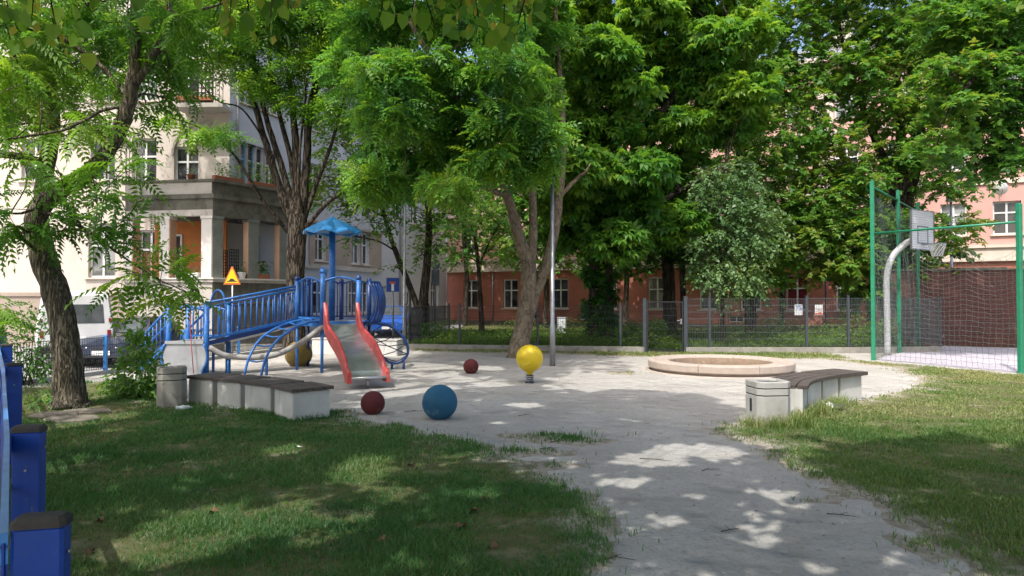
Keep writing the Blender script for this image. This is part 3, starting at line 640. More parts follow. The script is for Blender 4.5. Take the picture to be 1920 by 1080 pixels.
m = MB(); u = ul(238); m.bar((u, -1.4, ZT + 1.35), (u + 1.0, -1.7, ZT + 1.5), .12, .10); m.bar((u + .1, -1.4, ZT), (u + .1, -1.4, ZT + 1.4), .06); m.bar((u + .95, -1.7, ZT), (u + .95, -1.7, ZT + 1.5), .05)
tag(place(m.build('wooden_beam', 'lattice_white'), ML), 'pale wooden beam on posts across the roof terrace', 'beam')

# ---------------------------------------------------------------- cars
def rot_root(name, label, cat, x, y, z, heading): return thing(name, label, cat, (x, y, z), heading)
def car(name, label, cat, x, y, z, heading, paint, prof, W=1.74, glassx=None, van=False):
    """prof: (x along the car, sill z, waist z, roof z or None, half width at waist, half width at roof)"""
    r = rot_root(name, label, cat, x, y, z, heading)
    m = MB(); rings = []
    for (px, zs, zw, zr, hw, hr) in prof:
        zr = zr or zw + .02
        rings.append([(px, -hw * .93, zs), (px, -hw, zs + (zw - zs) * .45), (px, -hw * .985, zw), (px, -hr, zr - .05 if zr > zw + .1 else zr - .008), (px, -hr * .8, zr), (px, hr * .8, zr), (px, hr, zr - .05 if zr > zw + .1 else zr - .008), (px, hw * .985, zw), (px, hw, zs + (zw - zs) * .45), (px, hw * .93, zs)])
    m.loft(rings, cap=True, smooth=False); body = m.build('body', paint, r)
    return r, body
def wheels(r, xs, hw, R_=.31):
    for x in xs:
        for s in (-1, 1):
            w = bpy.data.objects.new('wheel', None); COL.objects.link(w); w.parent = r; w.location = (x, s * (hw - .09), R_)
            Mx = Matrix.Rotation(rad(90), 4, 'X')
            t = MB(); t.loft([[Mx @ Vector((rr * math.cos(a), rr * math.sin(a), zz)) for a in np.linspace(0, 2 * math.pi, 20, endpoint=False)] for rr, zz in ((R_ * .62, -.1), (R_ * .95, -.1), (R_, -.06), (R_, .06), (R_ * .95, .1), (R_ * .62, .1))], cap=True); t.build('tyre', 'tyre', w)
            t = MB(); t.loft([[Mx @ Vector((rr * math.cos(a), rr * math.sin(a), zz)) for a in np.linspace(0, 2 * math.pi, 20, endpoint=False)] for rr, zz in ((R_ * .6, -.105), (R_ * .3, -.115), (R_ * .3, .115), (R_ * .6, .105))], cap=True); t.build('rim', 'rim_metal', w)
def glassq(r, name, pts, mat='car_glass'): m = MB(); m.add(pts, [tuple(range(len(pts)))]); return m.build(name, mat, r)
SED = [(-2.2, .35, .80, .83, .70, .55), (-2.05, .25, .93, .97, .82, .68), (-1.55, .22, .96, 1.02, .86, .66), (-.85, .22, .95, 1.40, .87, .58), (0, .22, .94, 1.45, .87, .60), (.55, .22, .93, 1.38, .87, .58), (1.25, .22, .92, .965, .86, .70), (1.85, .24, .80, .84, .82, .66), (2.15, .30, .66, .69, .70, .52)]
def sedan(label, x, y, z, h, paint, name='parked_car'):
    r, b = car(name, label, 'car', x, y, z, h, paint, SED)
    for s in (-1, 1):
        glassq(r, 'side_window', [(.98, s * .84, .98), (.50, s * .618, 1.34), (-.02, s * .635, 1.39), (-.02, s * .872, .97)][::s])
        glassq(r, 'side_window', [(-.08, s * .872, .97), (-.08, s * .635, 1.39), (-.80, s * .615, 1.34), (-1.25, s * .82, .985)][::s])
        glassq(r, 'headlight', [(2.10, s * .66, .60), (2.165, s * .40, .58), (2.12, s * .36, .705), (1.93, s * .66, .755)][::-s], 'lamp_clear')
        m = MB(); m.bevbox((.92, s * .95, 1.0), (.12, .18, .12), .03); m.build('mirror', paint, r)
    glassq(r, 'windscreen', [(1.215, -.62, .995), (1.215, .62, .995), (.60, .50, 1.385), (.60, -.50, 1.385)])
    glassq(r, 'rear_window', [(-1.49, .58, 1.07), (-1.49, -.58, 1.07), (-.92, -.50, 1.375), (-.92, .50, 1.375)])
    m = MB(); m.box((2.175, 0, .44), (.02, .52, .12)); m.build('number_plate', 'plate_white', r)
    m = MB(); m.box((2.155, 0, .57), (.05, .5, .05)); m.box((2.17, 0, .34), (.05, 1.0, .06)); m.build('grille', 'black_metal', r)
    wheels(r, (1.38, -1.32), .86); return r
sedan('dark blue saloon parked in the street behind the blue stairs of the play set', -11.75, 21.6, street_z(21.6), math.atan2(-1.0, .03), 'car_navy')
sedan('bright blue car parked down the street under the blue dead end sign', -5.95, 33.6, street_z(33.6) + .0, math.atan2(-.97, .1), 'car_blue')
VAN = [(-2.6, .40, 1.15, 2.05, .92, .78), (-2.5, .30, 1.2, 2.2, .97, .82), (1.2, .30, 1.2, 2.2, .97, .82), (1.9, .30, 1.15, 1.75, .96, .74), (2.5, .34, 1.0, 1.06, .92, .7), (2.75, .4, .8, .84, .8, .6)]
r, b = car('camper_van', 'white camper van parked with its back to the fence beside the thick trunk', 'van', -14.05, 21.9, street_z(21.9) + .02, math.atan2(.83, -.56), 'car_white', VAN)
glassq(r, 'rear_window', [(-2.608, .70, 1.25), (-2.608, -.70, 1.25), (-2.608, -.66, 1.80), (-2.608, .66, 1.80)][::-1])
for s in (-1, 1):
    m = MB(); m.box((-2.60, s * .82, .95), (.04, .09, .20)); m.build('tail_light', 'lamp_red', r)
    m = MB(); m.box((-2.62, s * .84, 1.34), (.05, .07, .1)); m.build('marker_light', 'lamp_red', r)
    glassq(r, 'side_window', [(1.0, s * .96, 1.28), (1.0, s * .885, 1.8), (-1.9, s * .885, 1.8), (-1.9, s * .96, 1.28)][::s])
m = MB(); m.bevbox((-2.66, 0, .52), (.14, 1.86, .2), .04); m.build('bumper', 'black_metal', r)
m = MB(); m.box((-2.64, 0, .82), (.02, .5, .12)); m.build('number_plate', 'plate_white', r)
wheels(r, (1.7, -1.6), .95, .33)

# ---------------------------------------------------------------- brick wall by the court
pB = Vector((13.2, 24.3)); qB = Vector((25.0, 21.35)); MBW, LB = local(pB, qB)
bw = thing('brick_wall', 'high dark red brick wall behind the basketball court', 'wall')
m = MB(); m.box2((0, 0, -.2), (LB, .38, 2.62)); place(m.build('brickwork', 'brick', bw), MBW)
m = MB(); x = 0
while x < LB:
    w_ = random.uniform(.8, 1.6); zz = random.uniform(.05, .10)
    if random.random() < .85: m.box2((x, -.05, 2.623), (min(x + w_, LB) - .012, .43, 2.623 + zz))
    x += w_
place(m.build('coping', 'stone_dark', bw), MBW)
# ---------------------------------------------------------------- fences
def V3(p): return Vector(p)
def grille(m, a, b, z0, z1, dx=.05, dz=.20, th=.006, flat=False):
    a = Vector((a[0], a[1], 0)); b = Vector((b[0], b[1], 0)); d = b - a; L = d.length; d.normalize(); nrm = Vector((-d.y, d.x, 0))
    n = max(int(L / dx), 1)
    for k in range(n + 1):
        p = a + d * (L * k / n); m.bar((p.x, p.y, z0), (p.x, p.y, z1), th)
    nz = max(int(round((z1 - z0) / dz)), 1)
    for k in range(nz + 1):
        z = z0 + (z1 - z0) * k / nz + (0 if k else .02) - (.01 if k == nz else 0)
        for s in (-1, 1):
            q = nrm * s * (th * 1.1)
            m.bar((a.x + q.x, a.y + q.y, z), (b.x + q.x, b.y + q.y, z), th * 1.0, th * 1.4)
# blue fence along the left, close to the camera
fpts = [(-1.30, 1.90), (-2.29, 3.25), (-4.70, 6.46), (-6.80, 9.20), (-9.32, 12.5)]
fz = [1.0, 1.0, 1.0, 1.0, 1.0]
bf = thing('blue_fence', 'blue mesh fence with thick capped posts running along the left edge of the lawn', 'fence')
fd = math.atan2(fpts[-1][1] - fpts[0][1], fpts[-1][0] - fpts[0][0])
for i, (x, y) in enumerate(fpts):
    a = fd + (-.42 if i < 2 else 0); m = MB(); m.bevbox((x, y, .49), (.065, .125, .98), .008, a); p = m.build('post', 'fence_blue', bf)
    c = MB(); c.bevbox((x, y, .992), (.074, .136, .030), .012, a); c.build('post_cap', 'black_cap', p)
    c = MB(); ux, uy = math.cos(a), math.sin(a)
    c.tube([(x + uy * .064, y - ux * .064, .90), (x + uy * .071, y - ux * .071, .90)], .006); c.build('bolt', 'galvanised', p)
    c = MB(); c.tube([(x - ux * .032, y - uy * .032, .80), (x - ux * .038, y - uy * .038, .80)], .006); c.build('bolt', 'galvanised', p)
nx_ = Vector((-math.sin(fd), math.cos(fd)))                          # to the left of the line
m = MB(); m2 = MB()
seg = [(-.55, .88)] + fpts
for (a, b) in zip(fpts[:-1], fpts[1:]):
    o = nx_ * .085; A = (a[0] + o.x, a[1] + o.y); B = (b[0] + o.x, b[1] + o.y)
    m = MB(); grille(m, A, B, .08, .945, .05, .2175, .007); m.build('mesh_panel', 'fence_blue', bf)
    m2 = MB(); m2.bar((A[0], A[1], .93), (B[0], B[1], .93), .02, .085); m2.build('rail', 'light_blue_paint', bf)
# low blue fence to the street
sf = thing('street_fence', 'low blue framed mesh fence between the bushes and the street', 'fence')
spts = [(-9.32, 12.5), (-8.80, 14.8), (-8.27, 17.2), (-7.8, 19.5), (-7.3, 21.9)]
for a, b in zip(spts[:-1], spts[1:]):
    m = MB(); grille(m, a, b, .10, .80, .06, .175, .007); m.build('mesh_panel', 'black_metal', sf)
for (x, y) in spts[1:]:
    p = MB(); p.bevbox((x, y, .42), (.075, .075, .84), .008, .2); p.build('post', 'light_blue_paint', sf)
m = MB(); 
for a, b in zip(spts[:-1], spts[1:]): m = MB(); m.bar((a[0] - .02, a[1], .03), (b[0] - .02, b[1], .03), .12, .10); m.build('plinth', 'concrete', sf)
# tall dark fence at the back, on its concrete plinth, with a gate
tf = thing('mesh_fence', 'tall dark grey wire mesh fence with a gate between playground and garden', 'fence')
def tp(px, Y): return ((px - 960) / FPX * Y, Y)
TF = [(tp(424, 22.05), 1.42), (tp(560, 22.05), 1.42), (tp(760, 22.1), 1.43), (tp(862, 21.7), 1.44), (tp(1008, 21.3), 1.45), (tp(1163, 20.9), 1.46), (tp(1208, 20.7), 1.60), (tp(1285, 20.6), 1.66), (tp(1330, 20.6), 1.66), (tp(1512, 20.55), 1.68), (tp(1590, 20.55), 1.68), ((13.1, 20.9), 1.68), ((13.6, 24.0), 1.68)]
mm = MB(); pl = MB()
for i, ((a, ha), (b, hb)) in enumerate(zip(TF[:-1], TF[1:])):
    if i == 6: continue
    mm = MB(); grille(mm, a, b, .22, min(ha, hb) - .02, .05, .20, .006); mm.build('mesh_panel', 'wire_sunlit' if i > 6 else 'black_metal', tf)  # right-hand panels get lighter wire: sunlight on them put into the colour
    if i <= 10:
        pl = MB(); pl.bar((a[0], a[1], .085), (b[0], b[1], .085), .13, .19); pl.build('plinth', 'concrete_old', tf)
for i, (p, h) in enumerate(TF):
    big = i in (6, 7); s = .11 if big else (.065 if i < 11 else .06)
    q = MB(); q.bevbox((p[0], p[1], (h + .03) / 2), (s, s, h + .03), .006); o = q.build('post', 'fence_grey', tf)
    q = MB(); q.bevbox((p[0], p[1], h + .04), (s + .012, s + .012, .025), .006); q.build('post_cap', 'black_cap', o)
a, b = TF[6][0], TF[7][0]; g_ = MB(); d = (Vector(b) - Vector(a)).normalized()
a2 = Vector(a) + d * .09; b2 = Vector(b) - d * .09
for q, w in ((a2, 1), (b2, 1)): g_.bar((q.x, q.y, .06), (q.x, q.y, 1.56), .035)
for z in (.08, 1.54): g_.bar((a2.x, a2.y, z), (b2.x, b2.y, z), .03)
gt = g_.build('gate', 'black_metal', tf); g_ = MB(); grille(g_, a2, b2, .1, 1.54, .05, .2, .0075); g_.build('gate_mesh', 'black_metal', gt)
g_ = MB(); g_.bevbox((b2.x - .05, b2.y - .03, .95), (.06, .05, .16), .01); g_.tube([(b2.x - .06, b2.y - .05, .98), (b2.x - .18, b2.y - .07, .98)], .012); g_.build('handle', 'galvanised', gt)
# street-side railing far left of the garden
rf_ = thing('street_railing', 'dark railing along the street left of the garden tree', 'railing')
m = MB(); rp = [(-3.35, 22.4), (-3.3, 27.0), (-2.9, 31.5)]
for a, b in zip(rp[:-1], rp[1:]): grille(m, a, b, .15, 1.35, .11, .6, .014)
m.build('bars', 'black_metal', rf_)
for p in rp:
    m = MB(); m.bevbox((p[0], p[1], .73), (.08, .08, 1.46), .008); m.build('post', 'black_metal', rf_)
# posters on the fence
for px, py, lab, ink in ((1497, 581, 'white notice with a blue drawing on the mesh fence left of the post', 'poster_ink'), (1535, 581, 'white notice with an orange foot right of the fence post', 'poster_red')):
    Y = 20.63; c = at(px, py, Y)
    t = thing('notice', lab, 'notice', c, 0, 'notices on the mesh fence')
    m = MB(); m.bevbox((0, 0, 0), (.24, .012, .32), .002); m.build('sheet', 'poster_paper', t)
    m = MB()
    for k in range(9):
        x = random.uniform(-.08, .08); z = random.uniform(-.02, .10) if ink == 'poster_ink' else random.uniform(-.12, .1); m.box((x, -.008, z), (random.uniform(.02, .06), .003, random.uniform(.01, .03)), M=Matrix.Rotation(random.uniform(-1, 1), 4, 'Y'))
    m.box((0, -.009, -.12), (.22, .003, .05)) if ink == 'poster_red' else m.box((0, -.009, .12), (.2, .003, .02))
    m.build('print', ink, t)

# ---------------------------------------------------------------- play set
ps = thing('play_set', 'blue climbing play set with umbrella roof, ramp, arched ladder and red slide', 'play set', (-3.7, 15.7, 0))
OFF = Vector((3.7, -15.7, 0))
class PB(MB):
    def build(s, name, mat, parent=None, loc=None):
        if parent is None or parent is ps: s.v = [(v[0] + 3.7, v[1] - 15.7, v[2]) for v in s.v]; return MB.build(s, name, mat, ps)
        s.v = [(v[0] + 3.7, v[1] - 15.7, v[2]) for v in s.v]; return MB.build(s, name, mat, parent)
ZP = 1.12
T = {'a': at(604, 600, 15.0), 'b': at(672, 600, 15.1), 'c': at(557, 600, 15.6), 'd': at(578, 600, 16.5), 'e': at(640, 600, 16.7), 'f': at(692, 600, 16.0)}
top = {'a': 2.22, 'b': 2.08, 'c': 2.08, 'd': 2.08, 'e': 2.05, 'f': 2.05}
for k, p in T.items():
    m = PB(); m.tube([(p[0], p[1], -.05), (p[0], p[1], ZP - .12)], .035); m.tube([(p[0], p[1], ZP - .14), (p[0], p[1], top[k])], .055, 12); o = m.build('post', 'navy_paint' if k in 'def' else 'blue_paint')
    c = PB(); c.lathe([(.02, .07), (.05, .05), (.062, .0), (.062, -.03)], 12, (p[0], p[1], top[k])); c.build('post_cap', 'navy_paint' if k != 'a' else 'blue_paint', o)
hexa = [T[k] for k in 'abfedc']
m = PB(); m.prism([(p[0], p[1]) for p in hexa], ZP - .07, ZP); m.build('platform', 'platform_grey')
m = PB()
for p, q in zip(hexa, hexa[1:] + hexa[:1]): m.bar((p[0], p[1], ZP - .05), (q[0], q[1], ZP - .05), .05, .12)
m.build('platform_rim', 'blue_paint')
# umbrella roof
rc = at(623, 435, 15.8); m = PB(); m.tube([(rc[0], rc[1], ZP), (rc[0], rc[1], 3.35)], .075, 12); m.build('roof_pole', 'blue_paint')
m = PB(); rings = []; n = 32
for r_, z in ((.66, 0.0), (.655, .035), (.45, .15), (.25, .265), (.10, .345), (.045, .385), (.02, .42)):
    rings.append([(rc[0] + r_ * (1 + .035 * math.cos(8 * a)) * math.cos(a), rc[1] + r_ * (1 + .035 * math.cos(8 * a)) * math.sin(a), 3.13 + z + (.035 * math.cos(8 * a) * min(r_ / .5, 1) if r_ > .1 else 0)) for a in np.linspace(0, 2 * math.pi, n, endpoint=False)])
rings = [[(rc[0] + (p[0] - rc[0]) * .93, rc[1] + (p[1] - rc[1]) * .93, p[2] + .02) for p in rings[0]]] + rings
m.loft(rings, cap=True, smooth=False); m.build('umbrella_roof', 'roof_blue')
# arched rails between the posts
def arch_rail(p, q, z, rise, r=.022, bars=0, zb=None, mat='blue_paint', bulge=0):
    m = PB(); p = Vector(p); q = Vector(q)
    pts = [(p.x + (q.x - p.x) * t, p.y + (q.y - p.y) * t, z + rise * math.sin(math.pi * t)) for t in np.linspace(0, 1, 13)]
    m.tube(pts, r)
    o = m.build('arched_rail', mat)
    if bars:
        m = PB(); nr = Vector(((q - p).y, -(q - p).x, 0)).normalized()
        for k in range(1, bars + 1):
            t = k / (bars + 1); x = p.x + (q.x - p.x) * t; y = p.y + (q.y - p.y) * t; zt = z + rise * math.sin(math.pi * t)
            m.tube([(x + nr.x * bulge * math.sin(math.pi * s), y + nr.y * bulge * math.sin(math.pi * s), zb + (zt - zb) * s) for s in np.linspace(0, 1, 7)], .014 if not bulge else .026, 6)
        if not bulge: m.bar((p.x, p.y, zb), (q.x, q.y, zb), .03, .04)
        m.build('balusters', mat, o)
arch_rail(T['a'], T['b'], 2.0, .10)
arch_rail(T['c'], T['a'], 1.98, .12, bars=4, zb=ZP + .08)
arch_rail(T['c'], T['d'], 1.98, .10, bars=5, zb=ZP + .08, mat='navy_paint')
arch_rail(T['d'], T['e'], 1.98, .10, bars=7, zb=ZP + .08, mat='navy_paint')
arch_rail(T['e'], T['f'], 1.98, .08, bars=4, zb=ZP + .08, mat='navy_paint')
# bulging barrel cage on the right side
m = PB(); p, q = Vector(T['b']), Vector(T['f']); p.z = q.z = 0; dirv = (q - p); nr = Vector((dirv.y, -dirv.x, 0)).normalized(); nr = nr if nr.x > 0 else -nr
p2 = p + Vector((.10, .0, 0)); q2 = q + Vector((.08, 0, 0))
for k in range(9):
    t = k / 8; base = p2 + (q2 - p2) * t; bo = .04 + .20 * math.sin(math.pi * (.15 + .7 * t))
    pts = [(base.x + nr.x * (bo + .13 * math.sin(math.pi * s)), base.y + nr.y * (bo + .13 * math.sin(math.pi * s)), ZP - .05 + .93 * s) for s in np.linspace(0, 1, 9)]
    m.tube(pts, .030, 6)
for s, z in ((.0, ZP - .05), (.02, ZP + .88)):
    m.tube([((p2 + (q2 - p2) * t).x + nr.x * (.04 + .20 * math.sin(math.pi * (.15 + .7 * t))), (p2 + (q2 - p2) * t).y + nr.y * (.04 + .20 * math.sin(math.pi * (.15 + .7 * t))), z) for t in np.linspace(0, 1, 9)], .03, 6)
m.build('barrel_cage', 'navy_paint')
# ramp down to the low deck
DK = .74; D1 = Vector(at(387, 640, 14.15)); D0 = Vector(at(316, 640, 14.15)); D1.z = D0.z = 0
D1b = Vector((D1.x + .10, 15.0, 0)); D0b = Vector((D0.x, 15.0, 0))
Tc = Vector(T['c']); Tc.z = 0; Tcb = Vector(T['d']); Tcb.z = 0
def ramp_side(a, b, za, zb, mat):
    m = PB(); n = 15
    A = Vector((a.x, a.y, za)); B = Vector((b.x, b.y, zb)); 
    m.tube([A + Vector((0, 0, .80)), B + Vector((0, 0, .80))], .026); m.tube([A + Vector((0, 0, .72)), B + Vector((0, 0, .72))], .016); m.bar(A + Vector((0, 0, .05)), B + Vector((0, 0, .05)), .04, .05)
    o = m.build('ramp_rail', mat); m = PB()
    for k in range(1, n):
        p = A + (B - A) * (k / n); m.tube([(p.x, p.y, p.z + .05), (p.x, p.y, p.z + .73)], .014, 6)
    m.build('balusters', mat, o)
ramp_side(D1, Tc, DK, ZP, 'blue_paint'); ramp_side(D1b, Tcb, DK, ZP, 'blue_paint')
m = PB(); rr = [[(a.x, a.y, z - .09), (b.x, b.y, z - .09), (b.x, b.y, z + .0), (a.x, a.y, z + .0)] for a, b, z in ((D1, D1b, DK), (Tc, Tcb, ZP))]; m.loft(rr, cap=True); m.build('ramp_deck', 'navy_paint')
m = PB(); m.prism([(D0.x, D0.y), (D1.x, D1.y), (D1b.x, D1b.y), (D0b.x, D0b.y)], DK - .06, DK); m.build('low_deck', 'platform_grey')
for p, h in ((D1, 1.52), (D0, 1.45), (D1b, 1.5), (D0b, 1.45)):
    m = PB(); m.tube([(p.x, p.y, -.05), (p.x, p.y, h)], .055, 12); o = m.build('post', 'blue_paint'); c = PB(); c.lathe([(.02, .06), (.045, .045), (.06, 0)], 12, (p.x, p.y, h)); c.build('post_cap', 'blue_paint', o)
arch_rail(D0b, D1b, 1.36, .1, bars=7, zb=DK + .08)
hc = Vector(at(409, 575, 14.6)); m = PB(); m.tube([(hc.x - .185 * math.cos(a), hc.y + .05 * math.cos(a), 1.42 + .39 * math.sin(a)) for a in np.linspace(0, math.pi, 17)], .024); m.build('hoop', 'blue_paint')
hc = T['a']; m = PB(); m.tube([(hc[0] - .07 * math.cos(a) + .0, hc[1] + .05, 2.12 + .20 * math.sin(a)) for a in np.linspace(0, math.pi, 13)], .016); m.build('hoop', 'blue_paint')
m = PB(); m.tube([(D0.x, D0.y, 1.36)] + [(D0.x + (D1.x - D0.x) * t, D0.y, 1.36 + .10 * math.sin(math.pi * t)) for t in (.2, .4, .6, .8)] + [(D1.x, D1.y, 1.36)], .024); m.build('arched_rail', 'blue_paint')
# stairs going back and left from the low deck
S1 = Vector((-8.15, 15.05, 0)); S0 = Vector((D0.x, D0.y, 0)); sn = Vector((.55, .66, 0))
for off, mat in ((Vector((0, 0, 0)), 'blue_paint'), (sn, 'blue_paint')):
    A = S0 + off; B = S1 + off
    m = PB(); m.tube([(A.x, A.y, 1.42), (B.x, B.y, .78), (B.x - .02, B.y + .02, .05)], .026); m.bar((A.x, A.y, DK - .05), (B.x, B.y, .08), .04, .14); m.tube([(A.x, A.y, 1.12), (B.x, B.y, .48)], .018)
    o = m.build('stair_rail', mat); m = PB()
    for k in range(1, 7):
        p = A + (B - A) * (k / 7); f = k / 7; m.tube([(p.x, p.y, DK * (1 - f) + .05 * f), (p.x, p.y, 1.42 - .64 * f)], .014, 6)
    m.build('balusters', mat, o)
for k in range(4):
    f = (k + .5) / 4; p = S0 + (S1 - S0) * f; q = p + sn; m = PB(); m.bar((p.x, p.y, DK * (1 - f) - .02), (q.x, q.y, DK * (1 - f) - .02), .24, .035); m.build('step', 'platform_grey')
# grey rounded panel under the deck, framed by two blue bows
pc = Vector(at(346, 640, 13.98)); m = PB(); hw = .46; prof = []
for s in np.linspace(0, 1, 15): prof.append((hw * (.80 + .22 * math.sin(math.pi * min(s * 1.1 + .08, 1))), .70 - .66 * s))
rn = [[(pc.x - w, pc.y, z), (pc.x + w, pc.y, z), (pc.x + w, pc.y + .02, z), (pc.x - w, pc.y + .02, z)] for w, z in prof]; m.loft(rn, cap=True); pn = m.build('end_panel', 'grey_panel')
for s in (-1, 1):
    m = PB(); m.tube([(pc.x + s * w, pc.y - .01, z) for w, z in prof], .024); m.build('bow', 'blue_paint', pn)
m = PB(); m.box((pc.x, pc.y - .002, .73), (hw * 1.7, .05, .06)); m.build('panel_lip', 'grey_panel', pn)
m = PB(); m.tube([at(356, 585, 13.9), at(357, 620, 13.88), at(359, 650, 13.88), at(363, 700, 13.86)], .009, 5); m.build('cord', 'slide_red')
# arched ladder
la = [at(*p) for p in ((457, 708, 13.95), (468, 668, 14.1), (490, 634, 14.4), (527, 611, 14.85), (565, 600, 15.2), (590, 598, 15.3))]
lb = [at(*p) for p in ((487, 714, 13.65), (500, 668, 13.8), (522, 636, 14.1), (556, 613, 14.6), (584, 603, 14.95), (604, 601, 15.02))]
la = smooth_path([(*p, .026) for p in la], 5); lb = smooth_path([(*p, .026) for p in lb], 5)
m = PB(); m.tube([p[:3] for p in la], .027); m.tube([p[:3] for p in lb], .027); o = m.build('arched_ladder', 'blue_paint'); m = PB()
for i in (4, 8, 11, 14, 17, 20, 23): m.tube([la[i][:3], [(la[i][k] + lb[i][k]) / 2 - (.03 if k == 2 else 0) for k in range(3)], lb[i][:3]], .018, 6)
m.build('rungs', 'blue_paint', o)
# grey curved beam
gb = smooth_path([(*at(*p), .06) for p in ((392, 652, 14.15), (430, 668, 14.3), (505, 668, 14.5), (560, 645, 14.75), (606, 612, 15.0))], 6)
m = PB(); m.tube([p[:3] for p in gb], .062, 10); m.build('curved_beam', 'grey_tube')
for px, y0, Y in ((428, 672, 14.3), (400, 660, 14.6), (500, 672, 14.5)):
    p = at(px, y0, Y); m = PB(); m.tube([(p[0], p[1], p[2]), (p[0], p[1], -.03)], .03, 8); m.build('beam_post', 'blue_paint')
# slide
s0 = Vector(at(640, 604, 14.85)); s1 = Vector(at(692, 718, 12.25)); ax = Vector((s1.x - s0.x, s1.y - s0.y, 0)); LS_ = ax.length; ax.normalize(); sd = Vector((-ax.y, ax.x, 0))     # sd to the slide's own left when going down
def zprof(t):
    z = ZP - .02 + (.20 - ZP) * (t ** 1.0)
    return z + .055 * math.sin(2 * math.pi * t * 1.08 + 3.5) * (1 if .02 < t < .92 else .4) - (.0 if t < .9 else 0)
n = 40; hw = .31; chute = []; 
for i in range(n + 1):
    t = i / n; c = s0 + ax * (LS_ * t); z = zprof(t) if t < .90 else .215 + (.01 * (t - .9))
    chute.append((c, z))
m = PB(); m.loft([[c + sd * hw + Vector((0, 0, z)), c + sd * hw * .5 + Vector((0, 0, z - .012)), c - sd * hw * .5 + Vector((0, 0, z - .012)), c - sd * hw + Vector((0, 0, z))] for c, z in [(Vector((c.x, c.y, 0)), z) for c, z in chute]], closed=False, smooth=True); m.build('chute', 'steel')
for s in (-1, 1):
    m = PB(); rn = []
    for i, (c, z) in enumerate(chute):
        t = i / n; c = Vector((c.x, c.y, 0)); h = .14 + .30 * max(0, 1 - t / .16) ** 1.2 + .05 * math.sin(math.pi * t) - (.06 * max(0, (t - .9) / .1)); lo = -.10
        o1 = sd * s * hw; o2 = sd * s * (hw + .07); rn.append([c + o1 + Vector((0, 0, z + lo)), c + o1 + Vector((0, 0, z + h)), c + sd * s * (hw + .035) + Vector((0, 0, z + h + .018)), c + o2 + Vector((0, 0, z + h)), c + o2 + Vector((0, 0, z + lo))])
    m.loft(rn, cap=True); m.build('side_wall', 'slide_red')
c, z = chute[-1]; m = PB(); m.tube([Vector((c.x, c.y, z - .01)) + sd * hw, Vector((c.x, c.y, z - .01)) - sd * hw], .025); m.build('end_lip', 'steel')
e = Vector((c.x, c.y, 0)) - ax * .12; m = PB(); m.tube([e, e + Vector((0, 0, .2))], .03); m.build('slide_foot', 'galvanised')
# climbing net in a bent ring
rg = [at(*p) for p in ((678, 604, 15.35), (728, 610, 15.6), (757, 634, 15.75), (765, 660, 15.8), (753, 677, 15.75), (730, 679, 15.7), (706, 656, 15.55), (688, 628, 15.35))]
rs = smooth_path([(*p, .03) for p in rg + [rg[0]]], 5); m = PB(); m.tube([p[:3] for p in rs], .032, 8); nr_ = m.build('net_ring', 'navy_paint')
m = PB()
for i, j in ((4, 36), (8, 32), (12, 28), (16, 24), (36, 16), (32, 12), (28, 20), (34, 6)):
    a, b = Vector(rs[i][:3]), Vector(rs[j][:3]); m.tube([a, (a + b) / 2 - Vector((0, 0, .05)), b], .011, 5)
m.build('rope_net', 'rope', nr_)
for px in (735, 757):
    p = at(px, 678, 15.75); m = PB(); m.tube([p, (p[0], p[1], -.03)], .03, 8); m.build('net_leg', 'navy_paint')

# ---------------------------------------------------------------- balls
def ball(name, label, px, base, dpx, mat, flat=.93, grp='rubber balls fixed to the sand'):
    X, Y = gnd(px, base); Rr = dpx / 2 / FPX * Y; t = thing(name, label, 'ball', (X, Y, 0), random.uniform(0, 6), grp)
    m = MB(); zc = Rr * flat; a0 = math.acos(min(1, zc / Rr)); pr = []
    for th in np.linspace(math.pi - a0 * .98, .02, 26): pr.append((Rr * math.sin(th), zc + Rr * math.cos(th)))
    m.lathe([(pr[0][0], -.01)] + pr, 40); m.build('ball', mat, t)
    m = MB(); m.lathe([(Rr * 1.003, zc - .004), (Rr * 1.006, zc), (Rr * 1.003, zc + .004)], 48, cap=False); m.build('seam', mat, t)
    return t
ball('play_ball', 'large blue rubber ball on the sand beside the lawn edge', 824.5, 785, 66, 'ball_blue', .92)
ball('play_ball', 'dark red ball near the blue one, left of it', 699, 776, 45, 'ball_red', .9)
ball('play_ball', 'smallest dark red ball, farther back between slide and spring ball', 883, 700, 28.5, 'ball_red', .9)
ball('play_ball', 'ochre ball half hidden behind the curved beam under the tree', 560, 686, 50, 'ball_ochre', .86)
X, Y = gnd(993, 718); t = thing('spring_rider', 'yellow ball on a short spring with small handles', 'spring rider', (X, Y, 0))
m = MB(); m.lathe([(.05, .15), (.055, .19), (.085, .222)] + [(.262 * math.sin(a), .475 + .262 * math.cos(a)) for a in np.linspace(2.72, .02, 28)], 44); m.build('ball', 'ball_yellow', t)
m = MB(); m.lathe([(.09, -.02), (.09, .02), (.055, .03), (.055, .16)], 20); m.build('base', 'sign_back', t)
m = MB(); m.tube([(.072 * math.cos(a), .072 * math.sin(a), .02 + a * .0062) for a in np.linspace(0, 7 * math.pi, 90)], .012, 6); m.build('spring', 'galvanised', t)
m = MB(); m.tube([(.05, .06, .70), (.13, .06, .775)], .012, 6); m.tube([(.05, -.02, .71), (.10, -.05, .77)], .011, 6); m.bevbox((.04, .02, .735), (.10, .1, .012), .005); m.build('handle', 'black_metal', t)

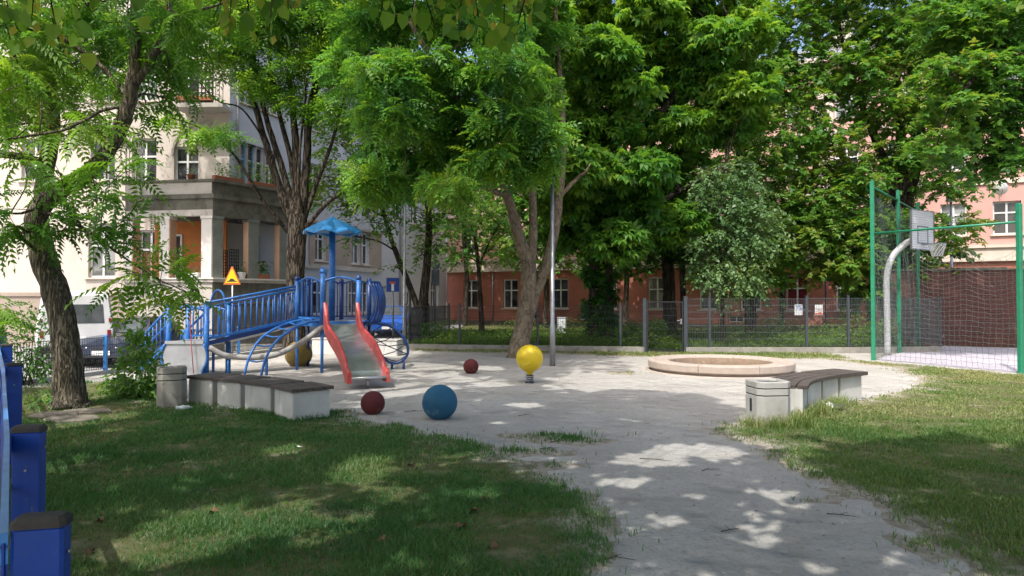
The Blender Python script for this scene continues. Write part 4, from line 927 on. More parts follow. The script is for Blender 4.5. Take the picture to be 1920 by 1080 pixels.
# ---------------------------------------------------------------- benches
def block_bench(label, A, B, depth=.58, z=.44, grp='concrete block benches left of the ball court', mat='white_concrete', shrink=.05):
    """A, B: the front edge of the seat from left to right"""
    A, B = Vector(A), Vector(B); d = (B - A); L = d.length; d.normalize(); a = math.atan2(d.y, d.x); r = thing('block_bench', label, 'bench', (A.x, A.y, 0), a, grp)
    m = MB(); m.bevbox((L / 2, depth / 2, (z - .05) / 2 - .02), (L - 2 * shrink, depth - .09, z - .01), .012); m.build('block', mat, r)
    m = MB(); n = 4; w = depth / n
    for k in range(n): m.bevbox((L / 2, w * (k + .5), z - .022), (L, w - .018, .044), .006)
    m.build('seat', 'wood_plank', r); return r
q = [(-2.86, 8.86), (-3.33, 9.40), (-3.93, 9.88), (-4.48, 10.22), (-5.03, 10.48)]
labs = ['white block bench with dark planks, nearest of the curved row to the balls', 'second block bench of the left row, behind the nearest one', 'third block bench of the left row, catching slivers of sun', 'last block bench of the left row, touching the grey bin by the bush']
for i in range(4): block_bench(labs[i], Vector(q[i + 1]) * (1 if i == 3 else .995), Vector(q[i]), .62 if i == 0 else .58)
for lab, px0, px1, Y in (('plain concrete block by the back fence, seen left of the slide', 585, 636, 20.3), ('plain concrete block by the back fence, seen through the climbing net', 708, 746, 19.6)):
    A = ((px0 - 960) / FPX * Y, Y); B = ((px1 - 960) / FPX * Y, Y - .1); r = thing('concrete_block', lab, 'block', (A[0], A[1], 0), math.atan2(B[1] - A[1], B[0] - A[0]), 'plain blocks at the back')
    L = (Vector(B) - Vector(A)).length; m = MB(); m.bevbox((L / 2, .25, .2), (L, .5, .46), .02); m.build('block', 'white_concrete', r)
    m = MB(); m.bevbox((L / 2, .25, .445), (L + .03, .53, .03), .006); m.build('slab', 'concrete', r)
# curved bench on the right
cb = thing('curved_bench', 'curved bench of dark planks on white concrete blocks by the sunny sand', 'bench')
fe = smooth_path([(3.95, 9.12, 0), (4.28, 9.72, 0), (4.70, 10.18, 0), (5.12, 10.52, 0), (5.66, 10.86, 0)], 8)
fe = [Vector(p[:2]) for p in fe]; wd = .60
nm = []
for i in range(len(fe)):
    d = (fe[min(i + 1, len(fe) - 1)] - fe[max(i - 1, 0)]).normalized(); nm.append(Vector((-d.y, d.x)))
m3 = [(0, 11), (11, 21), (21, 33)]
for s, (i0, i1) in enumerate(m3):
    m = MB(); npk = 4
    i1 = min(i1, len(fe) - 1)
    for k in range(npk):
        rings = []
        for i in range(i0, i1 + 1):
            p = fe[i]; nn = nm[i]; a = p + nn * (wd * k / npk + .008); b = p + nn * (wd * (k + 1) / npk - .008); tshift = 0
            rings.append([(a.x, a.y, .405), (b.x, b.y, .405), (b.x, b.y, .45 + s * .006), (a.x, a.y, .45 + s * .006)])
        m.loft(rings, cap=True)
    m.build('seat', 'wood_plank', cb)
for (i0, i1) in ((0, 7), (8, 15), (16, 23), (24, 31)):
    m = MB(); rings = []
    for i in range(i0, min(i1, len(fe) - 1) + 1):
        p, nn = fe[i], nm[i]; a = p + nn * .07; b = p + nn * (wd - .05); rings.append([(a.x, a.y, -.05), (b.x, b.y, -.05), (b.x, b.y, .403), (a.x, a.y, .403)])
    m.loft(rings, cap=True); m.build('block', 'white_concrete', cb)

# ---------------------------------------------------------------- litter bins
def bin_(label, X, Y, w, h, rz, mat='concrete'):
    r = thing('litter_bin', label, 'litter bin', (X, Y, 0), rz, 'concrete litter bins')
    def ring(k, z, c=.075): a = w / 2 * k; c *= k; return [(-a + c, -a, z), (a - c, -a, z), (a, -a + c, z), (a, a - c, z), (a - c, a, z), (-a + c, a, z), (-a, a - c, z), (-a, -a + c, z)]
    m = MB(); zz = [(1, -.03), (1, h * .67), (.97, h * .675), (.97, h * .70), (1, h * .705), (1, h * .83), (.97, h * .835), (.97, h * .86), (1, h * .865), (1, h - .012), (.975, h), (.80, h), (.77, h - .02), (.74, h * .3)]
    m.loft([ring(k, z) for k, z in zz], cap=True); o = m.build('shell', mat, r)
    m = MB(); 
    for z0 in (.675, .835): m.loft([ring(.974, h * z0 + .002), ring(.974, h * z0 + .022 * h + .002)])
    m.build('groove', 'dark_gap', o)
    m = MB(); m.loft([ring(.76, h - .03), ring(.76, h * .35), ring(.72, h - .028)], cap=False); m.build('liner', 'galvanised', r)
    m = MB(); m.box((-w / 2 - .004, .0, h * .45), (.006, .05, .16)); m.build('lock_plate', 'black_metal', r)
    return r
X, Y = gnd(1449, 800); bin_('square pale concrete litter bin in the sun at the end of the curved bench', X + .02, Y + .22, .455, .56, .12)
X, Y = gnd(326, 768); bin_('shaded concrete litter bin between the green bush and the block benches', X - .16, Y + .25, .40, .60, .5, 'concrete_old')

# ---------------------------------------------------------------- sand box
cx, cy = 4.72, 15.55; sb = thing('sandbox_ring', 'round low ring of beige concrete segments round a sand pit', 'sandbox', (cx, cy, 0))
for k in range(8):
    a0 = 2 * math.pi * (k + .28) / 8 + .004; a1 = 2 * math.pi * (k + 1.28) / 8 - .004; m = MB()
    pr = [(1.50, -.03), (1.50, .055), (1.585, .07), (1.60, .09), (1.60, .215), (1.575, .24), (1.44, .245), (1.425, .232), (1.41, .232), (1.40, .242), (1.27, .24), (1.255, .228), (1.24, .228), (1.23, .236), (1.15, .225), (1.13, .20), (1.13, -.06)]
    m.loft([[(r_ * math.cos(a), r_ * math.sin(a), z) for r_, z in pr] for a in np.linspace(a0, a1, 9)], cap=True); m.build('segment', 'ring_concrete', sb)
m = MB(); m.lathe([(1.49, -.03), (1.49, .06)], 48, cap=False); m.lathe([(1.66, -.03), (1.66, .012), (1.5, .016)], 48, cap=False); m.build('footing', 'ring_concrete', sb)
m = MB(); m.lathe([(1.16, .012), (.6, .02), (.02, .024)], 32, cap=False); m.build('pit_sand', 'pit_earth', sb)
m = MB(); m.lathe([(1.127, .0), (1.127, .185), (1.135, .198)], 48, cap=False); m.build('inner_wall', 'pit_earth', sb)

# ---------------------------------------------------------------- lamp posts, signs
def lamp(label, px, base, Y=None, h=6, r=.045, mat='galvanised', head=True):
    if Y is None: X, Y = gnd(px, base)
    else: X = (px - 960) / FPX * Y
    t = thing('lamp_post', label, 'lamp post', (X, Y, 0), 0, 'street lamps')
    m = MB(); m.tube([(0, 0, -.05), (0, 0, 1.0), (0, 0, 1.02), (0, 0, h)], [r * 1.25, r * 1.2, r, r * .8], 12); m.build('pole', mat, t)
    if head:
        m = MB(); m.lathe([(.05, h - .02), (.17, h), (.17, h + .5), (.19, h + .51), (.19, h + .55), (.03, h + .58)], 16); m.build('lantern', 'board_white' if head == 2 else 'galvanised', t)
    return t
lamp('grey lamp pole beside the yellow spring ball, its top lost in the leaves', 1036, 686, h=4.6, r=.055, head=False)
lamp('lamp post with a cylindrical lantern behind the brick wall', 1785, 0, 27, 5.5, .055, head=2)
lamp('thin dark lamp post in the garden in front of the red wall', 1548, 0, 29, 4.1, .04, 'sign_back')
X = (436 - 960) / FPX * 21.9
wsn = thing('warning_sign', 'yellow triangular speed bump sign on a grey post in the street', 'road sign', (X, 21.9, street_z(21.9)), 0)
m = MB(); m.tube([(0, 0, 0), (0, 0, 2.85)], .032); m.build('pole', 'galvanised', wsn)
def tri(w, z0, y0, y1): h = w * 1.04; return [[(-w / 2, y, z0), (w / 2, y, z0), (w * .04, y, z0 + h), (-w * .04, y, z0 + h)] for y in (y0, y1)]
m = MB(); m.loft(tri(.56, 2.44, -.05, -.035), cap=True); pl_ = m.build('plate', 'sign_red', wsn)
m = MB(); m.loft(tri(.43, 2.495, -.056, -.0505), cap=True); m.build('field', 'sign_yellow', pl_)
m = MB(); hp = [(-.16, 2.53), (.16, 2.53), (.16, 2.55), (.10, 2.565), (.05, 2.62), (0, 2.64), (-.05, 2.62), (-.10, 2.565), (-.16, 2.55)]; m.loft([[(x, y, z) for x, z in hp] for y in (-.060, -.0565)], cap=True); m.build('symbol', 'sign_black', pl_)
Y = 26.5; X = (737 - 960) / FPX * Y; dz = thing('dead_end_sign', 'blue square dead end sign with a white stem and red bar', 'road sign', (X, Y, street_z(Y)), -.05)
m = MB(); m.tube([(0, 0, 0), (0, 0, 2.65)], .035); m.build('pole', 'galvanised', dz)
zc = at(737, 534, Y)[2] - street_z(Y); m = MB(); m.bevbox((0, -.05, zc), (.50, .02, .54), .004); pl_ = m.build('plate', 'sign_blue', dz)
m = MB(); m.box((0, -.065, zc - .10), (.10, .006, .28)); m.build('stem', 'sign_white', pl_); m = MB(); m.box((0, -.066, zc + .08), (.24, .006, .085)); m.build('bar', 'slide_red', pl_)
Y = 30; X = (816 - 960) / FPX * Y; rs_ = thing('road_sign_back', 'dark back of a tall road sign at the corner of the red building', 'road sign', (X, Y, 0), .3)
m = MB(); m.tube([(0, 0, 0), (0, 0, 3.2)], .035); m.build('pole', 'sign_back', rs_)
zt = at(816, 510, Y)[2]; m = MB(); m.loft([[(.20 * math.cos(a), y, zt + .32 + .22 * math.sin(a)) for a in np.linspace(0, 2 * math.pi, 24, endpoint=False)] for y in (-.05, -.03)], cap=True); m.bevbox((0, -.04, zt - .25), (.36, .02, .70), .004); m.build('plate', 'sign_back', rs_)
lamp('slim grey pole at the garden corner beside the blue dead end sign', 758, 0, 22.6, 5.6, .045, 'galvanised', head=False)
# meter cabinet in the garden
Yc = 27; Xc = (1053 - 960) / FPX * Yc; mc = thing('meter_cabinet', 'small grey meter cabinet on the grass left of the dark chestnut trunk', 'cabinet', (Xc, Yc, 0))
m = MB(); m.bevbox((0, 0, .46), (.36, .25, .92), .015); m.build('housing', 'grey_panel', mc); m = MB(); m.bevbox((0, -.135, .5), (.28, .02, .7), .006); m.build('door', 'board_white', mc)

# ---------------------------------------------------------------- basketball court
gc = thing('ball_court_cage', 'green posts and rails carrying the net round the basketball court', 'ball court fence')
Q1 = Vector((9.57, 18.1)); Q2 = Vector((11.62, 20.5)); Q3 = Vector((13.75, 23.1)); QR = Vector((11.05, 14.85)); QR2 = Vector((12.9, 10.9))
for p, h in ((Q1, 4.78), (Q2, 4.92), (Q3, 4.9), (QR, 3.72)):
    m = MB(); m.bevbox((p.x, p.y, h / 2 - .02), (.10, .10, h), .012, .9 if p is not QR else .3); m.build('post', 'green_paint', gc)
def rail(a, b, z0, z1=None, r=.028): m = MB(); m.tube([(a.x, a.y, z0), (b.x, b.y, z1 or z0)], r, 8); m.build('rail', 'green_paint', gc)
rail(Q1, QR, 3.36, 3.30); rail(Q1, Q3, 4.62, 4.6, .024); rail(Q1, Q2, 4.60, 4.62, .01)
def netting(a, b, z0, z1a, z1b, cell, th, sag=.1, fray=0.0, holes=0):
    m = MB(); L = (b - a).length; nu = int(L / cell); nz = int((max(z1a, z1b) - z0) / cell); d = (b - a).normalized(); nr = Vector((-d.y, d.x))
    ph = random.uniform(0, 6)
    def P_(i, j):
        u = i / nu; v = j / nz; zt = z1a + (z1b - z1a) * u; s = sag * (abs(math.sin(u * math.pi * 3 + ph)) ** 1.0) * v
        x = a + (b - a) * u; off = .035 * math.sin(i * .35 + j * .21 + ph) + .02 * math.sin(j * .5 + i * .13)
        jx = .012 * math.sin(i * 1.7 + j * 2.3 + ph)
        return Vector((x.x + nr.x * off + d.x * jx, x.y + nr.y * off + d.y * jx, z0 + (zt - z0 - s) * v + .012 * math.sin(i * 2.1 + j * 1.1)))
    for i in range(nu + 1):
        pts = [P_(i, j) for j in range(nz + 1)]; m.tube(pts, th, 3, cap=False, smooth=False)
    for j in range(nz + 1):
        pts = [P_(i, j) for i in range(nu + 1)]; m.tube(pts, th, 3, cap=False, smooth=False)
    return m.build('net', 'net_cord', gc)
netting(Q1, QR, .04, 3.0, 2.75, .125, .0032, .30)
netting(Q1, Q2, .04, 4.5, 4.5, .125, .0032, .18); netting(Q2, Q3, .04, 4.5, 4.4, .125, .0032, .2)
netting(QR, QR2, .04, 2.8, 2.8, .125, .0032, .25)
bh = thing('basketball_hoop', 'white basketball backboard and hoop on a bent grey pole', 'basketball hoop', (10.93, 19.9, 0))
bx, by = 10.93, 19.9
def loc(p): return (p[0] - bx, p[1] - by, p[2])
bdir = Vector((.84, .545, 0)); bn = Vector((.545, -.84, 0))
bc = Vector(at(1729, 428, 19.75)); bc = Vector((bc.x, bc.y, 3.62))
pp = smooth_path([(bx, by, -.05, .10), (bx, by, 1.4, .10), (bx, by, 2.3, .10), (bx + .15, by - .03, 2.85, .095), (bx + .45, by - .09, 3.2, .09), (bc.x - .12, bc.y + .03, 3.42, .09)], 7)
m = MB(); m.tube([loc(p) for p in pp], .085, 14); m.build('pole', 'pole_grey', bh)
Mb = Matrix((( bdir.x, -bn.x, 0, bc.x - bx), (bdir.y, -bn.y, 0, bc.y - by), (0, 0, 1, bc.z), (0, 0, 0, 1)))      # x along the board, -y its face
m = MB(); 
for k in range(17): m.bevbox((0, 0, -.53 + .0662 * k), (1.22, .03, .058), .004)
o = m.build('backboard', 'board_white', bh); o.matrix_local = Mb
m = MB(); m.box((-.62, 0, 0), (.03, .05, 1.13)); m.box((.62, 0, 0), (.03, .05, 1.13)); m.box((0, 0, .56), (1.27, .05, .03)); m.box((0, 0, -.565), (1.27, .05, .03)); m.build('frame', 'galvanised', o)
m = MB(); 
for c, s in (((-.28, -.02, -.14), (.035, .012, .48)), ((.28, -.02, -.14), (.035, .012, .48)), ((0, -.02, .10), (.60, .012, .035)), ((0, -.02, -.38), (.60, .012, .035))): m.box(c, s)
m.build('target_square', 'line_grey', o)
m = MB(); m.box((0, .06, 0), (.5, .06, .5)); m.build('mount', 'galvanised', o)
m = MB(); n = 24; m.tube([(.23 * math.cos(a), -.40 + .23 * math.sin(a), -.42) for a in np.linspace(0, 2 * math.pi, n + 1)], .012, 6, cap=False); m.box((0, -.10, -.42), (.16, .16, .03)); rm = m.build('rim', 'galvanised', o)
m = MB()
for k in range(12):
    a = 2 * math.pi * k / 12
    for sg in (1, -1):
        m.tube([((.225 - .10 * t) * math.cos(a + sg * t * 1.2), -.40 + (.225 - .10 * t) * math.sin(a + sg * t * 1.2), -.42 - .36 * t) for t in np.linspace(0, 1, 6)], .008, 3, cap=False)
m.build('hoop_net', 'net_white', rm)
# ---------------------------------------------------------------- leaves
def tpl(kind):
    def leaflet(o, ang, L, w, z=0.0, dz=0.0, wide=.45):
        c, s = math.cos(ang), math.sin(ang); q = [(0, 0, 0), (L * wide, w / 2, .04 * L), (L, 0, dz), (L * wide, -w / 2, .04 * L)]
        return [(o[0] + x * c - y * s, o[1] + x * s + y * c, o[2] + z + zz) for x, y, zz in q]
    V = []; Q = []
    def addq(vs): b = len(V); V.extend(vs); Q.append((b, b + 1, b + 2, b + 3))
    if kind == 'oval':
        V += [(0, 0, 0), (.33, .27, .07), (.72, .22, .05), (1, 0, -.06), (.72, -.22, .05), (.33, -.27, .07)]; Q += [(0, 1, 2, 3), (0, 3, 4, 5)]
    elif kind == 'heart':
        V += [(0, 0, 0), (.05, .36, .06), (.55, .40, .06), (1.05, 0, -.10), (.55, -.40, .06), (.05, -.36, .06)]; Q += [(0, 3, 2, 1), (0, 5, 4, 3)]
    elif kind == 'diamond':
        V += [(0, 0, 0), (.45, .28, .05), (1, 0, -.08), (.45, -.28, .05)]; Q += [(0, 1, 2, 3)]
    elif kind == 'pinnate':
        n = 8
        for k in range(n):
            x = .14 + .80 * k / n; z = .10 * math.sin(x * 2.6) - .30 * x * x; L = .21 * (1 - .45 * (k / n) ** 2)
            for s in (-1, 1): addq(leaflet((x, 0, z), s * rad(68 - 3 * k), L, .080, dz=-.07, wide=.35))
        addq(leaflet((.94, 0, -.27), 0, .14, .05, dz=-.05))
        b = len(V); V += [(0, -.006, 0), (0, .006, 0), (.5, .005, .02), (.5, -.005, .02)]; Q.append((b, b + 1, b + 2, b + 3))
        b = len(V); V += [(.5, -.005, .02), (.5, .005, .02), (.95, .003, -.27), (.95, -.003, -.27)]; Q.append((b, b + 1, b + 2, b + 3))
    elif kind == 'feather':
        n = 4
        for k in range(n):
            x = .12 + .76 * k / n; z = -.28 * x * x
            for s in (-1, 1): addq(leaflet((x, 0, z), s * rad(62), .27, .115, dz=-.06))
        addq(leaflet((.86, 0, -.22), 0, .2, .10, dz=-.05))
    elif kind == 'ash':
        n = 5
        for k in range(n):
            x = .10 + .76 * k / n; z = .06 * math.sin(x * 2.6) - .28 * x * x
            for s in (-1, 1): addq(leaflet((x, 0, z), s * rad(60), .30 * (1 - .25 * (k / n) ** 2), .125, dz=-.08))
        addq(leaflet((.84, 0, -.2), 0, .24, .11, dz=-.07))
    elif kind == 'palmate':
        for a, L in ((-80, .62), (-40, .88), (0, 1.0), (40, .88), (80, .62)):
            addq(leaflet((.12, 0, 0), rad(a), L * .95, L * .36, dz=-.30 * L, wide=.62))
    elif kind == 'maple':
        for a, L in ((-62, .72), (0, 1.0), (62, .72)): addq(leaflet((0, 0, 0), rad(a), L, .52 * L, dz=-.10, wide=.5))
    return np.array(V, float), np.array(Q, int)
TPL = {k: tpl(k) for k in ('oval', 'heart', 'diamond', 'pinnate', 'feather', 'ash', 'palmate', 'maple')}
def unit(a): return a / (np.linalg.norm(a, axis=-1, keepdims=True) + 1e-9)
def leaf_arrays(P, D, U, S, kind):
    tv, tq = TPL[kind]; X = unit(D); Z = U - (U * X).sum(-1, keepdims=True) * X; Z = unit(Z); Y = np.cross(Z, X)
    V = P[:, None, :] + S[:, None, None] * (tv[None, :, 0:1] * X[:, None] + tv[None, :, 1:2] * Y[:, None] + tv[None, :, 2:3] * Z[:, None])
    Q = tq[None] + (np.arange(len(P)) * len(tv))[:, None, None]
    return V.reshape(-1, 3), Q.reshape(-1, 4), len(tq)
# ground that the photograph shows in full sun, and sun flecks in the shade: leaves of the overhead boughs leave these gaps
LIT = [G((1030, 722), (1060, 700), (1210, 700), (1300, 672), (1640, 665), (1930, 690), (1990, 830), (1900, 862), (1840, 830), (1760, 808), (1690, 828), (1600, 838), (1520, 830), (1545, 868), (1500, 882), (1440, 850), (1340, 818), (1380, 775), (1355, 745), (1300, 738), (1180, 728), (1100, 738))]
FLECK = [((683, 884), 42, 20), ((1180, 905), 45, 14), ((1290, 842), 60, 12), ((1215, 858), 60, 14), ((1330, 845), 50, 16), ((400, 1000), 90, 26), ((310, 1030), 70, 22), ((600, 990), 50, 12), ((530, 965), 40, 12), ((655, 1000), 30, 12), ((110, 880), 40, 10), ((1450, 925), 40, 9), ((1490, 945), 40, 10), ((1395, 992), 30, 10), ((1440, 1015), 22, 8), ((1690, 1050), 50, 12), ((1175, 945), 20, 7), ((420, 980), 30, 20), ((1120, 1060), 14, 8), ((830, 765), 1, 1), ((540, 848), 30, 8), ((180, 795), 40, 14), ((160, 865), 30, 7), ((1530, 1060), 30, 8), ((760, 1060), 40, 8), ((920, 930), 24, 6), ((640, 700), 40, 4), ((770, 688), 60, 5), ((720, 735), 50, 6), ((810, 728), 40, 4), ((880, 712), 50, 4), ((930, 720), 30, 4), ((985, 760), 30, 4), ((580, 690), 40, 4), ((905, 690), 30, 3), ((830, 702), 30, 4), ((430, 690), 40, 5), ((500, 700), 30, 5), ((640, 640), 8, 8)]
FL = []
for (c, a, b) in FLECK:
    x0, y0 = gnd(c[0] - a, c[1]); x1, _ = gnd(c[0] + a, c[1]); _, ya = gnd(c[0], c[1] + b); _, yb = gnd(c[0], c[1] - b); FL.append(((x0 + x1) / 2, (ya + yb) / 2, (x1 - x0) / 2 * (1.25 if c[0] < 1000 else 1), (yb - ya) / 2 * (1.3 if c[0] < 1000 else 1)))
_r = np.random.default_rng(55)
for _ in range(80):
    a = _r.uniform(.05, .13); FL.append((_r.uniform(-5.5, 4.5), 3.8 + 12 * _r.random() ** 1.3, a, a * _r.uniform(.5, .9)))
def in_sun(P):
    k = P[:, 2] / SUN[2]; x = P[:, 0] - SUN[0] * k; y = P[:, 1] - SUN[1] * k
    wx = x + (fbm(x, y, 1.5, 21) - .5) * .9; wy = y + (fbm(x, y, 1.5, 22) - .5) * 1.1
    m = np.zeros(len(P), bool)
    for L in LIT: m |= inpoly(wx, wy, L)
    x2 = x + (fbm(x, y, 4, 23) - .5) * .35; y2 = y + (fbm(x, y, 4, 24) - .5) * .35
    for cx, cy, a, b in FL: m |= ((x2 - cx) / (a + .03)) ** 2 + ((y2 - cy) / (b + .03)) ** 2 < 1.35
    return m
def px_clump(px, py, Y, rx, ry, depth, n): return (np.array(at(px, py, Y)), np.array((rx * Y / FPX, depth, ry * Y / FPX)), n)
UP = np.array((0, 0, 1.0))
def tree(name, label, cat, base, limbs, clumps, kind, size, mat, bark, per=7, spray=.7, mode='tuft', group=None, sun_gap=False, droop=.25, seed=1, rsize=.48, shell=.45, twigs=.35, nsides=9, upj=.45, seedheads=0, bias=0.0, sunny_top=0.0):
    r = np.random.default_rng(seed); random.seed(seed)
    t = thing(name, label, cat, base, 0, group); B = np.array(base)
    m = MB(); pool = []
    for i, L in enumerate(limbs):
        sp = smooth_path(L, 5)
        wv = .012
        sp = [(p[0] + (random.uniform(-wv, wv) if i else 0), p[1] + random.uniform(-wv, wv), p[2], p[3]) for p in sp]
        m.tube([(p[0] - B[0], p[1] - B[1], p[2] - B[2]) for p in sp], [p[3] for p in sp], nsides if sp[0][3] > .08 else 6, wob=.07 if sp[0][3] > .08 else 0)
        pool += sp
    pool = np.array(pool)
    # boughs from the limbs to the clumps of leaves
    for (c, R3, n) in clumps:
        if len(pool) == 0: break
        d = np.linalg.norm((pool[:, :3] - c) * np.array((1, 1, 1.0)), axis=1) + np.maximum(pool[:, 2] - c[2] + .2, 0) * 2; k = int(np.argmin(d)); a = pool[k]
        if d[k] > 9: continue
        r0 = min(a[3] * .6, .02 + .012 * d[k]); mid = (a[:3] + c) / 2 + np.array((r.normal(0, .12), r.normal(0, .12), .10 * d[k]))
        sp = smooth_path([(*a[:3], r0), (*mid, r0 * .7), (*(c + r.normal(0, .1, 3)), r0 * .4)], 4)
        m.tube([(p[0] - B[0], p[1] - B[1], p[2] - B[2]) for p in sp], [max(p[3], .006) for p in sp], 5)
        for _ in range(3):
            e = c + R3 * unit(r.normal(0, 1, 3)) * r.uniform(.5, .9); e[2] += .1; s_ = np.array(sp[r.integers(5, len(sp))])[:3]
            m.tube([tuple(s_ - B), tuple((s_ + e) / 2 - B + np.array((0, 0, .05))), tuple(e - B)], [max(r0 * .35, .006), max(r0 * .25, .005), .004], 4)
    trunk = m.build('trunk', bark, t)
    Ps, Ds, Us, TW = [], [], [], []
    for (c, R3, n) in clumps:
        u = unit(r.normal(0, 1, (n, 3))); rr = r.random((n, 1)) ** (shell)
        p = c + u * rr * R3; out = unit(u * np.array((1, 1, .25)) + r.normal(0, .35, (n, 3)) + np.array((0, 0, -.10)))
        TW.append(np.stack([p - out * spray * .55 * r.uniform(.6, 1.6, (n, 1)) + np.array((0, 0, .04)), p + out * spray * (.2 if mode == 'tuft' else .9)], 1)[r.random(n) < twigs])
        if mode == 'tuft':
            az = r.uniform(0, 2 * math.pi, (n, 1)) + np.arange(per)[None] * 2.4 + r.normal(0, .25, (n, per))
            a = unit(np.cross(out, UP + r.normal(0, .05, (n, 3)))); b = np.cross(out, a)
            d = out[:, None] * r.uniform(.15, .9, (n, per, 1)) + (a[:, None] * np.cos(az)[..., None] + b[:, None] * np.sin(az)[..., None]) * np.array((1, 1, .55))
            d[..., 2] -= droop * r.uniform(.3, 1.3, (n, per)); pp = p[:, None] + out[:, None] * (np.arange(per)[None, :, None] / per - .5) * spray * .35
            uu = UP + r.normal(0, upj, (n, per, 3)) + d * .0
        else:
            f = (np.arange(per) + .5) / per; sd = np.where(np.arange(per) % 2 == 0, 1.0, -1.0)
            side = unit(np.cross(out, UP)); pp = p[:, None] + out[:, None] * (f[None, :, None] * spray) + np.array((0, 0, -1.0)) * (f ** 2 * droop * spray)[None, :, None]
            pp = pp + r.normal(0, .05 * spray, (n, per, 3))
            d = out[:, None] * r.uniform(.3, .9, (n, per, 1)) + side[:, None] * (sd[None, :, None] * r.uniform(.4, 1.1, (n, per, 1))); d[..., 2] -= droop * r.uniform(.2, 1.4, (n, per)); d = d + r.normal(0, .2, (n, per, 3))
            uu = UP + r.normal(0, upj, (n, per, 3))
        Ps.append(pp.reshape(-1, 3)); Ds.append(d.reshape(-1, 3)); Us.append(uu.reshape(-1, 3))
    P = np.concatenate(Ps); D = np.concatenate(Ds); U = np.concatenate(Us)
    keep = P[:, 2] > .12
    if sun_gap: keep &= ~in_sun(P)
    P, D, U = P[keep], D[keep], U[keep]
    S = size * r.uniform(1 - rsize, 1 + rsize, len(P))
    V, Q, q = leaf_arrays(P - B, D, U, S, kind)
    big = fbm(P[:, 0] + P[:, 1] * .6, P[:, 2] + P[:, 1] * .3, .9, seed + 5)
    rv = np.clip(.5 + (big - .5) * 1.1 + r.normal(0, .20, len(P)) + bias + sunny_top * (P[:, 2] - 5), 0, 1)  # last term yellows higher leaves: sunlight on the crown top put into colour
    rv = np.repeat(rv, q); n2 = 0
    if sum(len(w) for w in TW):
        tw = np.concatenate(TW) - B; tw = tw[:6000]
        n = len(tw); a, b = tw[:, 0], tw[:, 1]; x = unit(np.cross(b - a, UP + .01)); z = np.cross(unit(b - a), x); ww = .0045 + .004 * min(size, .5)
        vs = []
        for e, s_ in ((a, 1.0), (b, .3)): vs += [e + x * ww * s_, e - x * ww * .5 * s_ + z * ww * s_, e - x * ww * .5 * s_ - z * ww * s_]
        vs = np.stack(vs, 1).reshape(-1, 3); i = np.arange(n)[:, None] * 6 + len(V)
        qs = np.concatenate([np.concatenate([i + k, i + (k + 1) % 3, i + 3 + (k + 1) % 3, i + 3 + k], 1) for k in range(3)])
        V = np.concatenate([V, vs]); Q = np.concatenate([Q, qs]); n2 = len(qs); rv = np.concatenate([rv, np.zeros(n2)])
    npmesh('crown', V, Q, mat, t, rv, mat2=bark, n2=n2)
    if seedheads:
        idx = r.integers(0, len(P), seedheads); n = seedheads * 26; base_ = np.repeat(P[idx], 26, 0); off = r.normal(0, 1, (n, 3)) * np.array((.11, .11, .07)) + np.array((0, 0, .10))
        V, Q, q = leaf_arrays(base_ + off - B, r.normal(0, 1, (n, 3)), r.normal(0, 1, (n, 3)), r.uniform(.035, .06, n), 'diamond'); npmesh('seed_clusters', V, Q, 'leaf_seed', t, r.random(len(Q)))['kind'] = 'stuff'
    return t
def limb(Y, *pts):
    out = []
    for p in pts:
        y = Y if len(p) < 4 else p[3]; out.append((*at(p[0], p[1], y), p[2]))
    return out
def pxy(px, Y): return ((px - 960) / FPX * Y, Y, 0)
# --- tree of heaven at the left, crooked trunk
Y = 10.1; b0 = pxy(130, Y)
limbs = [[(b0[0] + .04, Y, -.10, .42), (b0[0] + .02, Y, .05, .36)] + limb(Y, (130, 735, .285), (124, 650, .245), (108, 560, .235), (84, 490, .225), (69, 430, .21), (74, 390, .19), (108, 362, .165), (160, 328, .15), (206, 278, .142), (235, 215, .136), (247, 165, .125), (254, 100, .092), (252, 40, .08), (255, -60, .07), (250, -200, .05)),
         limb(Y, (247, 168, .08), (285, 110, .072), (312, 50, .062), (318, 0, .058), (330, -120, .045)),
         limb(Y, (318, 20, .035, 10), (345, 30, .03, 9.8), (368, 22, .026, 9.6), (420, 5, .02, 9.2)),
         limb(Y, (240, 182, .052), (190, 125, .048), (122, 75, .042, 9.9), (60, 55, .035, 9.7), (-30, 48, .028, 9.4)),
         limb(Y, (74, 400, .14), (84, 330, .15, 10.4), (100, 240, .14, 10.7), (92, 150, .12, 10.8), (74, 105, .11, 10.8), (66, 40, .10, 10.8), (60, -60, .09, 10.8)),
         limb(Y, (80, 112, .09, 10.8), (130, 78, .085, 10.7), (160, 30, .08, 10.6), (172, -50, .07, 10.5)),
         limb(Y, (92, 308, .085, 10.4), (40, 294, .078, 10.2), (-40, 286, .07, 9.9)),
         limb(Y, (232, 200, .036), (190, 208, .032, 9.8), (130, 240, .028, 9.5), (60, 254, .024, 9.3), (-20, 266, .018, 9.1)),
         limb(Y, (76, 395, .05), (150, 425, .028, 9.6), (215, 470, .020, 9.3), (290, 520, .014, 9.0), (370, 556, .009, 8.9)),
         limb(Y, (90, 380, .04), (40, 400, .025, 9.7), (-10, 395, .02, 9.5)),
         limb(Y, (255, -60, .06), (330, -220, .055, 9.4), (430, -420, .045, 8.8), (560, -700, .03, 8.2)),
         limb(Y, (250, -200, .05), (330, -420, .045, 10.4), (480, -640, .03, 10.6))]
